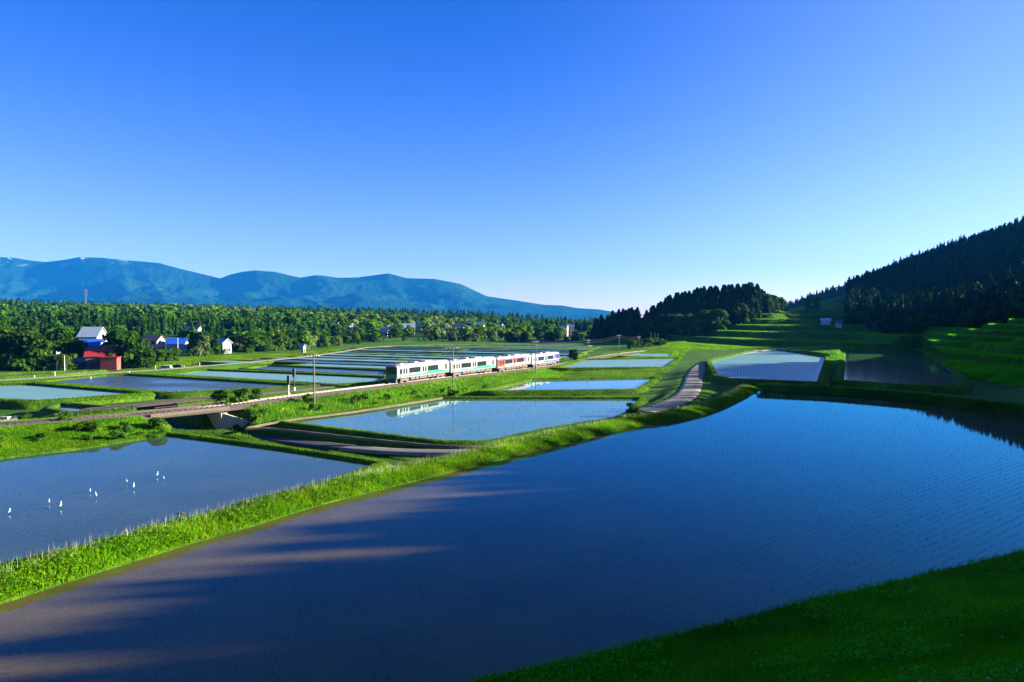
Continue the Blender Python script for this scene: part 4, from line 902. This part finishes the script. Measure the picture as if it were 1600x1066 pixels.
for px, D, yt in [(1012, 436, 492), (1022, 436, 484), (1030, 434, 476), (1045, 432, 470), (1062, 428, 468), (1070, 424, 458), (1088, 420, 478), (1098, 418, 486), (1108, 416, 481), (1118, 414, 480), (1128, 416, 487), (1152, 424, 472), (1160, 424, 478), (1172, 428, 480), (1035, 430, 500), (1090, 415, 494)]:
    h = inv_h(px, D, yt); put('mid' if px < 1140 and px > 1050 else 'deep', px, D, max(5, min(h, 15)), 'round leafy tree at the sunlit foot of the cedar knoll', 'leafy trees at the foot of the knoll', 1.0)
for px, D, yt in [(1192, 470, 456), (1200, 474, 457), (1208, 480, 459), (1216, 486, 463), (1222, 490, 468), (1198, 460, 466), (1210, 468, 470), (1204, 462, 475), (1188, 462, 470)]:
    put('deep', px, D, max(6, min(14, inv_h(px, D, yt))), 'small round tree on the right shoulder of the knoll', 'trees on the right shoulder of the knoll')
put('light', 1263, 520, inv_h(1263, 520, 464), 'pale green lone tree on the terrace crest, left of the taller one', wide=.7); put('light', 1274, 520, inv_h(1274, 520, 460), 'taller pale green lone tree on the terrace crest', wide=.7)
for px, D, yt, lb in [(897, 243, 544, 'round dark bush on the railway bank right of the train'), ]: put('deep', px, D, inv_h(px, D, yt), lb, wide=.9)
def bush(px, D, h, label, kind='bush', wide=1.1, group=None): x, y = at(px, D); tree(kind, x, y, h, label, cat='bush', wide=wide, group=group)
for px, D, h, lb in [(985, 103, 1.5, 'dark round bush at the corner of the middle paddy'), (993, 100, 1.7, 'second dark bush at the corner of the middle paddy'), (512, 89, 1.0, 'low round bush beside the concrete lane'), (38, 95, 1.8, 'leafy bush at the edge of the garden plot'),
                     (345, 105, 2.6, 'left bush above the bridge'), (373, 108, 2.8, 'taller bush above the bridge'), (394, 112, 2.0, 'right bush above the bridge'), (100, 88, 1.3, 'low shrub beside the dark pond'),
                     (480, 113, 1.6, 'shrub at the foot of the tall concrete pole'), (708, 134, 1.8, 'shrub at the foot of the pole with crossarms')]: bush(px, D, h, lb)
for i in range(17):
    px = random.uniform(170, 262) if i < 11 else random.uniform(-30, 150); D = np.interp(px, [0, 260], [79, 90]) - random.uniform(0, 5); bush(px, D, random.uniform(.8, 1.7), 'leafy shrub on the railway bank left of the bridge', group='shrubs on the bank left of the bridge')
for i in range(24):
    px = random.uniform(360, 760); D = np.interp(px, [350, 600, 760], [96, 121, 150]) + random.uniform(-4, 5); bush(px, D, random.uniform(.6, 1.3), 'leafy shrub on the railway bank between bridge and train', group='shrubs on the bank between bridge and train')
for i, (px, D) in enumerate([(1000, 330), (1012, 345), (990, 340), (1024, 352), (1034, 360), (985, 325), (1006, 350)]): bush(px, D, random.uniform(3, 5), 'leafy bush in the row below the cedar knoll', group='bushes in the row below the knoll')

# ------------------------------------------------------------------ forests nobody could count
def scatter_px(n, px0, px1, D0, D1):
    px = rng.uniform(px0, px1, n); D = np.sqrt(rng.uniform(D0 ** 2, D1 ** 2, n)); return px, D, (px - 800) / FPX * D, D
def forest_left():
    px, D, x, y = scatter_px(4600, -70, 935, 230, 1060)
    ok = (D > EDGE(px) + 34) & clear_ok(x, y)
    # keep the slope in front of each house free, and a few meadows
    ok &= ~((np.abs(px - 900) < 24) & (D < 700)); ok &= ~((np.abs(px - 295) < 35) & (D > 310) & (D < 380))
    px, D, x, y = px[ok], D[ok], x[ok], y[ok]; z = height(x, y) - .3; pt = vnoise(x, y, 75, 4) + .5 * vnoise(x, y, 28, 8) + rng.normal(0, .16, len(x))
    sp = []
    for i in range(len(x)):
        k = 'cedar' if pt[i] < -.8 or D[i] > 955 else ('deep' if pt[i] < .08 else ('mid' if pt[i] < .5 else ('light' if pt[i] < .8 else 'pale')))
        s = rng.uniform(.6, 1.5) * (0.85 if k == 'cedar' else 1.1) * (.80 if D[i] > 620 else 1)
        if D[i] < 620 and D[i] > EDGE(px[i]) + 40: s *= .72
        sp.append((x[i], y[i], z[i], s, k))
    stuff_forest('forest', sp, LOW, 'mixed forest covering the low plateau behind the village')
def forest_right():
    px, D, x, y = scatter_px(4800, 1325, 1720, 270, 800)
    foot = np.interp(px, [1325, 1400, 1467, 1540, 1600, 1700], [425, 345, 318, 295, 285, 285]); ok = D > foot
    px, D, x, y = px[ok], D[ok], x[ok], y[ok]; z = height(x, y) - .3; sp = []
    for i in range(len(x)):
        k = 'cedar' if rng.random() < .62 else ('deep' if rng.random() < .7 else 'mid'); sp.append((x[i], y[i], z[i], rng.uniform(.7, 1.0) * (1.15 if k == 'cedar' else .95), k))
    # wooded shoulder to the right of the viewer, whose trees shade the big paddy
    n = 1500; t = rng.uniform(0, 1, n); cx = np.interp(t, [0, .2, .4, .6, .8, 1], [85, 105, 120, 135, 160, 225]); cy = np.interp(t, [0, .2, .4, .6, .8, 1], [-60, 10, 60, 100, 150, 235])
    x = cx + rng.uniform(0, 60, n) ; y = cy + rng.uniform(-6, 6, n); z = height(x, y) - .3
    for i in range(n):
        if x[i] / max(y[i], 1) > .80 or y[i] < 0:
            k = 'cedar' if rng.random() < .6 else 'deep'; sp.append((x[i], y[i], z[i], rng.uniform(.6, .95), k))
    stuff_forest('forest', sp, LOW, 'dark forest covering the steep hill at the right')
def forest_far():
    X, Y, Z = HX, HY, HZ; n = 1800; i = rng.integers(0, X.shape[0], n); j = rng.integers(8, 34, n)
    sp = [(X[a, b] + rng.uniform(-6, 6), Y[a, b] + rng.uniform(-6, 6), Z[a, b] - .5, rng.uniform(.8, 1.2), 'cedar' if rng.random() < .5 else 'deep') for a, b in zip(i, j) if Z[a, b] > 0]
    stuff_forest('forest', sp, LOW, 'trees on the distant ridge behind the terraces')
forest_left(); forest_right(); forest_far()

# ------------------------------------------------------------------ grass: blades
def blades(name, pts, h, wd, label, c0=(0.10, 0.24, 0.015), c1=(0.20, 0.30, 0.04), lean=.35, per=1, cj=.25):
    pts = np.repeat(np.asarray(pts), per, 0); n = len(pts); a = rng.uniform(0, 6.28, n); hh = h * rng.uniform(.5, 1.25, n) * (np.asarray(1.0))
    ww = wd * rng.uniform(.6, 1.3, n); j = rng.normal(0, h * .25, (n, 2)) if per > 1 else 0
    b = pts.copy(); b[:, :2] += j
    d = np.stack([np.cos(a), np.sin(a), np.zeros(n)], 1); la = rng.uniform(0, 6.28, n); lr = np.abs(rng.normal(0, lean, n)) * hh
    tip = b + np.stack([np.cos(la) * lr, np.sin(la) * lr, hh], 1); midp = b * .45 + tip * .55; midp[:, 2] += hh * .06
    V = np.stack([b - d * ww[:, None], b + d * ww[:, None], midp + d * ww[:, None] * .8, tip, midp - d * ww[:, None] * .8], 1).reshape(-1, 3)
    F = np.arange(5 * n).reshape(n, 5); t = rng.uniform(0, 1, (n, 1)); patch = (vnoise(b[:, 0], b[:, 1], 1.1, 5) * .5 + .5).clip(0, 1)[:, None]
    col = np.array(c0) * (1 - t * patch) + np.array(c1) * t * patch; col = col * rng.uniform(1 - cj, 1 + cj, (n, 1)) * (1 + .30 * vnoise(b[:, 0], b[:, 1], 2.9, 13) + .15 * vnoise(b[:, 0], b[:, 1], .7, 3)).clip(.35, 1.7)[:, None]
    o = link(name, mesh_np(name, V, F, M_GRASS, np.repeat(col, 5, 0))); T(o, label, 'grass', None, 'stuff'); return o
def on_sweep(pl, prof, n, closed=False, near_bias=False, zs=None, j0=0, j1=None):
    pl = np.asarray(pl)[:, :2]; nn = normals2(pl, closed); m = len(pl); j1 = j1 or len(prof) - 1
    if near_bias: w_ = 1 / np.hypot(pl[:, 0], pl[:, 1]) ** 1.2; i = rng.choice(m - 1, n, p=(w_[:-1] / w_[:-1].sum()))
    else: i = rng.integers(0, m if closed else m - 1, n)
    i2 = (i + 1) % m; t = rng.uniform(0, 1, n)[:, None]; c = pl[i] * (1 - t) + pl[i2] * t; nn_ = nn[i] * (1 - t) + nn[i2] * t
    po = np.array([q_[0] for q_ in prof]); pz = np.array([q_[1] for q_ in prof]); o = rng.uniform(po[j0], po[j1], n); z = np.interp(o, po, pz)
    return np.column_stack([c + nn_ * o[:, None], z - .03])
# wide bank along the big paddy
pts = on_sweep(LB, PROFB, 95000, near_bias=True, j0=1, j1=6)
blades('grass', pts, .30, .020, 'tall bright grass on the bank between the big paddy and the lower paddies', (0.12, 0.29, 0.003), (0.32, 0.42, 0.008))
C3 = on_sweep(LB, PROFB, 60000, near_bias=True, j0=1, j1=6); pn_ = vnoise(C3[:, 0], C3[:, 1], .55, 2) + vnoise(C3[:, 0], C3[:, 1], 2.2, 6); C3 = C3[pn_ > .15]; C3[:, 2] += rng.uniform(.05, .42, len(C3))
nr = unit(rng.normal(size=(len(C3), 3)) * .7 + np.array([.3, -.2, .8])); V, F = quads(C3, nr, rng.uniform(.03, .075, len(C3)), .65); col = np.array((0.11, 0.25, 0.006)) * rng.uniform(.4, 1.4, (len(C3), 1)) * (1 + .3 * vnoise(C3[:, 0], C3[:, 1], 2.0, 4)).clip(.4, 1.6)[:, None]
o = link('weeds', mesh_np('weeds', V, F, M_GRASS, np.repeat(col, 4, 0))); T(o, 'leafy clumps of clover and mugwort in the grass of the long bank', 'weeds', None, 'stuff')
pts = on_sweep(LB, PROFB, 3200, near_bias=True, j0=3, j1=6)
blades('grass', pts, .75, .012, 'pale seed stalks standing out of the bank grass', (0.35, 0.33, 0.18), (0.45, 0.36, 0.25), lean=.12)
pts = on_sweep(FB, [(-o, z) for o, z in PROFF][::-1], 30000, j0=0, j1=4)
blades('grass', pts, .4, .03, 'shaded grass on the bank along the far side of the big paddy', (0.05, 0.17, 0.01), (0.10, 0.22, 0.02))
for k, (pl, zw, hh, ww) in RINGS.items():
    if k in ('egr', 'mid', 'mi2', 'ri1', 'ri2', 'lf1', 'lf2', 'lf3', 'mi3'):
        prof = [(0.1, zw + 0.05), (0.45, zw + hh), (0.45 + ww, zw + hh), (0.9 + ww + hh, zw - 0.25)]
        nb = {'egr': 22000, 'mid': 22000, 'ri1': 26000, 'ri2': 16000}.get(k, 12000)
        far = k.startswith('lf') or k == 'mi3'
        blades('grass', on_sweep(pl, prof, nb, closed=True), .16 if not far else .25, .03 if not far else .05, 'short grass on the paddy banks', (0.08, 0.18, 0.004), (0.19, 0.27, 0.010))
# railway bank and lane sides
def ground_pts(poly, n, dens=None):
    p = np.array(poly); x = rng.uniform(p[:, 0].min(), p[:, 0].max(), n * 3); y = rng.uniform(p[:, 1].min(), p[:, 1].max(), n * 3); m = inside(x, y, poly)
    for nm_, wp, zw in PADDIES: m &= ~inside(x, y, wp)
    m &= seg_dist(x, y, TRK[::3]) > 2.2; m &= seg_dist(x, y, LANE) > 1.9; m &= seg_dist(x, y, ROAD[::2]) > 2.3; m &= seg_dist(x, y, SIDE) > 1.8
    x, y = x[m][:n], y[m][:n]; return np.column_stack([x, y, height(x, y) - .03])
EMB = PL([(-60, 668), (130, 654), (262, 645), (268, 684), (120, 705), (-60, 728)], 0.3)
n_ = 170000; px_ = rng.uniform(1335, 1680, n_) + rng.normal(0, 22, n_); D_ = 138 + 300 * rng.uniform(0, 1, n_) ** 1.3; x_ = (px_ - 800) / FPX * D_; z_ = height(x_, D_); k_ = (z_ > 0.1) & (z_ < 30)
for _, wp, _z in PADDIES: k_ &= ~inside(x_, D_, wp)
blades('grass', np.column_stack([x_, D_, z_ - .03])[k_], .5, .09, 'rough shaded grass on the benches of the slope at the right', (0.06, 0.33, 0.003), (0.15, 0.50, 0.005))
pts = ground_pts(EMB, 75000)
blades('grass', pts, .45, .04, 'rank bright green weeds on the railway bank left of the bridge', (0.09, 0.26, 0.004), (0.28, 0.40, 0.010))
EMB2 = PL([(345, 634), (452, 620), (600, 603), (770, 583), (873, 570), (1000, 553), (1060, 548), (1060, 556), (915, 566), (835, 598), (760, 615), (683, 627), (560, 647), (440, 664), (360, 668)], 0.2)
pts = ground_pts(EMB2, 95000)
blades('grass', pts, .45, .045, 'rank bright green weeds on the railway bank beside the train', (0.09, 0.26, 0.004), (0.28, 0.40, 0.010))
EMB3 = PL([(-60, 640), (130, 632), (345, 615), (500, 602), (600, 596), (600, 600), (452, 616), (346, 630), (250, 639), (130, 650), (-60, 660)], 0)
blades('grass', ground_pts(EMB3, 26000), .28, .04, 'olive grass between the track and the far paddies', (0.10, 0.20, 0.02), (0.24, 0.28, 0.06))
LN = PL([(345, 665), (440, 660), (700, 695), (760, 700), (700, 722), (590, 722), (430, 700), (268, 682), (265, 672)], -.5)
blades('grass', ground_pts(LN, 60000), .2, .03, 'short grass on the ridges beside the sunken lane', (0.06, 0.17, 0.012), (0.18, 0.26, 0.04))
RD = PL([(960, 662), (1015, 630), (1050, 610), (1060, 590), (1085, 566), (1180, 548), (1300, 540), (1320, 548), (1320, 600), (1290, 608), (1187, 607), (1120, 640), (1050, 655)], .4)
blades('grass', ground_pts(RD, 70000), .28, .035, 'grass on the slopes beside the curving road', (0.06, 0.18, 0.003), (0.16, 0.26, 0.006))
RS = PL([(1320, 605), (1500, 610), (1620, 640), (1700, 640), (1700, 505), (1500, 507), (1330, 522), (1330, 545), (1440, 546), (1497, 590)], 1.0)
n_ = 120000; px_ = rng.uniform(1045, 1335, n_) + rng.normal(0, 14, n_); D_ = rng.uniform(300, 540, n_); x_ = (px_ - 800) / FPX * D_; z_ = height(x_, D_); k_ = (z_ > 0.3) & (seg_dist(x_, D_, ROAD[::3]) > 3)
blades('grass', np.column_stack([x_, D_, z_ - .03])[k_], .42, .10, 'grass of the stepped terraces below the cedar knoll', (0.09, 0.24, 0.003), (0.26, 0.40, 0.008))
FL = PL([(900, 558), (960, 549), (1040, 543), (1080, 547), (1060, 566), (1048, 580), (1030, 592), (830, 594), (880, 578)], -.3)
blades('grass', ground_pts(FL, 50000), .22, .06, 'grass of the flat fields between the railway and the road', (0.09, 0.19, 0.004), (0.20, 0.29, 0.008))
FL = PL([(200, 580), (375, 565), (480, 556), (560, 541), (520, 541), (440, 549), (300, 556), (235, 562), (180, 576)], -.3)
blades('grass', ground_pts(FL, 60000), .25, .09, 'young green crop on the fields below the village', (0.10, 0.20, 0.004), (0.22, 0.30, 0.008))
# the near slope under the viewer, lower right
def near_slope():
    n = 420000; az = rng.uniform(R(-14), R(44), n); rr = rng.uniform(13, 52, n); x = np.sin(az) * rr; y = np.cos(az) * rr
    m = ~inside(x, y, BIG); x, y = x[m], y[m]; z = height(x, y); rr = np.hypot(x, y)
    keep = (z > -.1) & (z < 9) & (rng.random(len(x)) < np.clip(24 / rr, .25, 1) ** 1.0); x, y, z = x[keep], y[keep], z[keep]
    pt = vnoise(x, y, 1.6, 9) + vnoise(x, y, .6, 3) * .6; sel = pt > -1.5
    P3 = np.column_stack([x, y, z - .03]); 
    blades('grass', P3[sel], .26, .011, 'dense dark green grass on the near slope in the lower right corner', (0.06, 0.31, 0.002), (0.15, 0.46, 0.004), lean=.6)
    # broad leaves of weeds in clumps
    s2 = (pt > .25) & (rng.random(len(x)) < .55); C3 = P3[s2] + np.column_stack([rng.normal(0, .05, (s2.sum(), 2)), rng.uniform(.08, .34, s2.sum())])
    nr = unit(rng.normal(size=(len(C3), 3)) * .5 + np.array([0, 0, 1])); V, F = quads(C3, nr, rng.uniform(.025, .065, len(C3)), .6)
    col = np.array((0.09, 0.42, 0.006)) * rng.uniform(.6, 1.4, (len(C3), 1)); o = link('weeds', mesh_np('weeds', V, F, M_GRASS, np.repeat(col, 4, 0))); T(o, 'broad-leaved weeds growing through the grass of the near slope', 'weeds', None, 'stuff')
    # a few tall stalks and white flower heads
    k = rng.choice(len(x), 500); blades('grass', P3[k], .75, .007, 'thin tall stalks rising from the near slope', (0.06, 0.16, 0.02), (0.14, 0.2, 0.05), lean=.3)
    k = rng.choice(len(x), 130); C3 = P3[k] + np.array([0, 0, .38]); Vs = []; Fs = []
    for q_ in range(4):
        nr = unit(rng.normal(size=(len(C3), 3))); V, F = quads(C3, nr, rng.uniform(.012, .022, len(C3))); Fs.append(F + q_ * len(V)); Vs.append(V)
    V = np.vstack(Vs); o = link('white_flowers', mesh_np('white_flowers', V, np.vstack(Fs), M_WHITE)); T(o, 'tiny white flower heads dotted over the near slope', 'flowers', None, 'stuff')
near_slope()

# ------------------------------------------------------------------ rice seedlings in rows
def seedlings(name, poly, zw, ang, row, step, h, wd, label, edge=1.2, prob=.9, c=(0.04, 0.10, 0.02)):
    p = np.array(poly); cx, cy = p.mean(0); Rr = np.hypot(p[:, 0] - cx, p[:, 1] - cy).max(); u = np.array([math.cos(ang), math.sin(ang)]); v = np.array([-u[1], u[0]])
    a = np.arange(-Rr, Rr, step); b = np.arange(-Rr, Rr, row); A, B = np.meshgrid(a, b); A = A.ravel() + rng.normal(0, step * .15, A.size); B = B.ravel() + rng.normal(0, row * .05, B.size) + .25 * np.sin(A / 17)
    x = cx + A * u[0] + B * v[0]; y = cy + A * u[1] + B * v[1]; m = inside(x, y, poly) & (rng.random(len(x)) < prob) & (np.abs(x) < .8 * y + 3) & (y > 20)
    x, y = x[m], y[m]; m = seg_dist(x, y, list(poly) + [poly[0]]) > edge; x, y = x[m], y[m]
    o = blades(name, np.column_stack([x, y, np.full(len(x), zw - .03)]), h, wd, label, c, tuple(q_ * 1.5 for q_ in c), lean=.35, per=2); o['category'] = 'rice'; return o
seedlings('rice_seedlings', BIG, 0, R(36), .62, .24, .12, .010, 'young rice seedlings in rows in the big foreground paddy')
seedlings('rice_seedlings', EGR, Z_MID, R(-31), .6, .24, .12, .010, 'young rice seedlings in rows in the left paddy with the white glints')
seedlings('rice_seedlings', MID, Z_MID, R(60), .6, .35, .14, .02, 'young rice seedlings in the middle paddy that mirrors the train')
seedlings('rice_seedlings', RI1, Z_R, R(72), .7, .28, .12, .016, 'young rice seedlings in rows in the pale paddy right of the road')
seedlings('rice_seedlings', RI2, Z_R, R(82), .7, .28, .12, .016, 'young rice seedlings in rows in the right-hand paddy by the dark slope')

# ------------------------------------------------------------------ air
def haze():
    b = MB().box(-12500, 12500, -300, 12000, -60, 1000); m = bpy.data.materials.new('air'); m.use_nodes = True; nt = m.node_tree; nt.nodes.clear()
    o = nt.nodes.new('ShaderNodeOutputMaterial'); v = nt.nodes.new('ShaderNodeVolumePrincipled'); nt.links.new(v.outputs[0], o.inputs['Volume'])
    v.inputs['Color'].default_value = (0.02, 0.33, 1.0, 1); v.inputs['Density'].default_value = HAZE; v.inputs['Anisotropy'].default_value = 0.0
    q_ = b.build('haze', m); q_['kind'] = 'stuff'; q_['label'] = 'thin blue air that fades the mountains'; q_['category'] = 'haze'
HAZE = 0.41e-4
haze()
print('individual trees', NTREE[0])
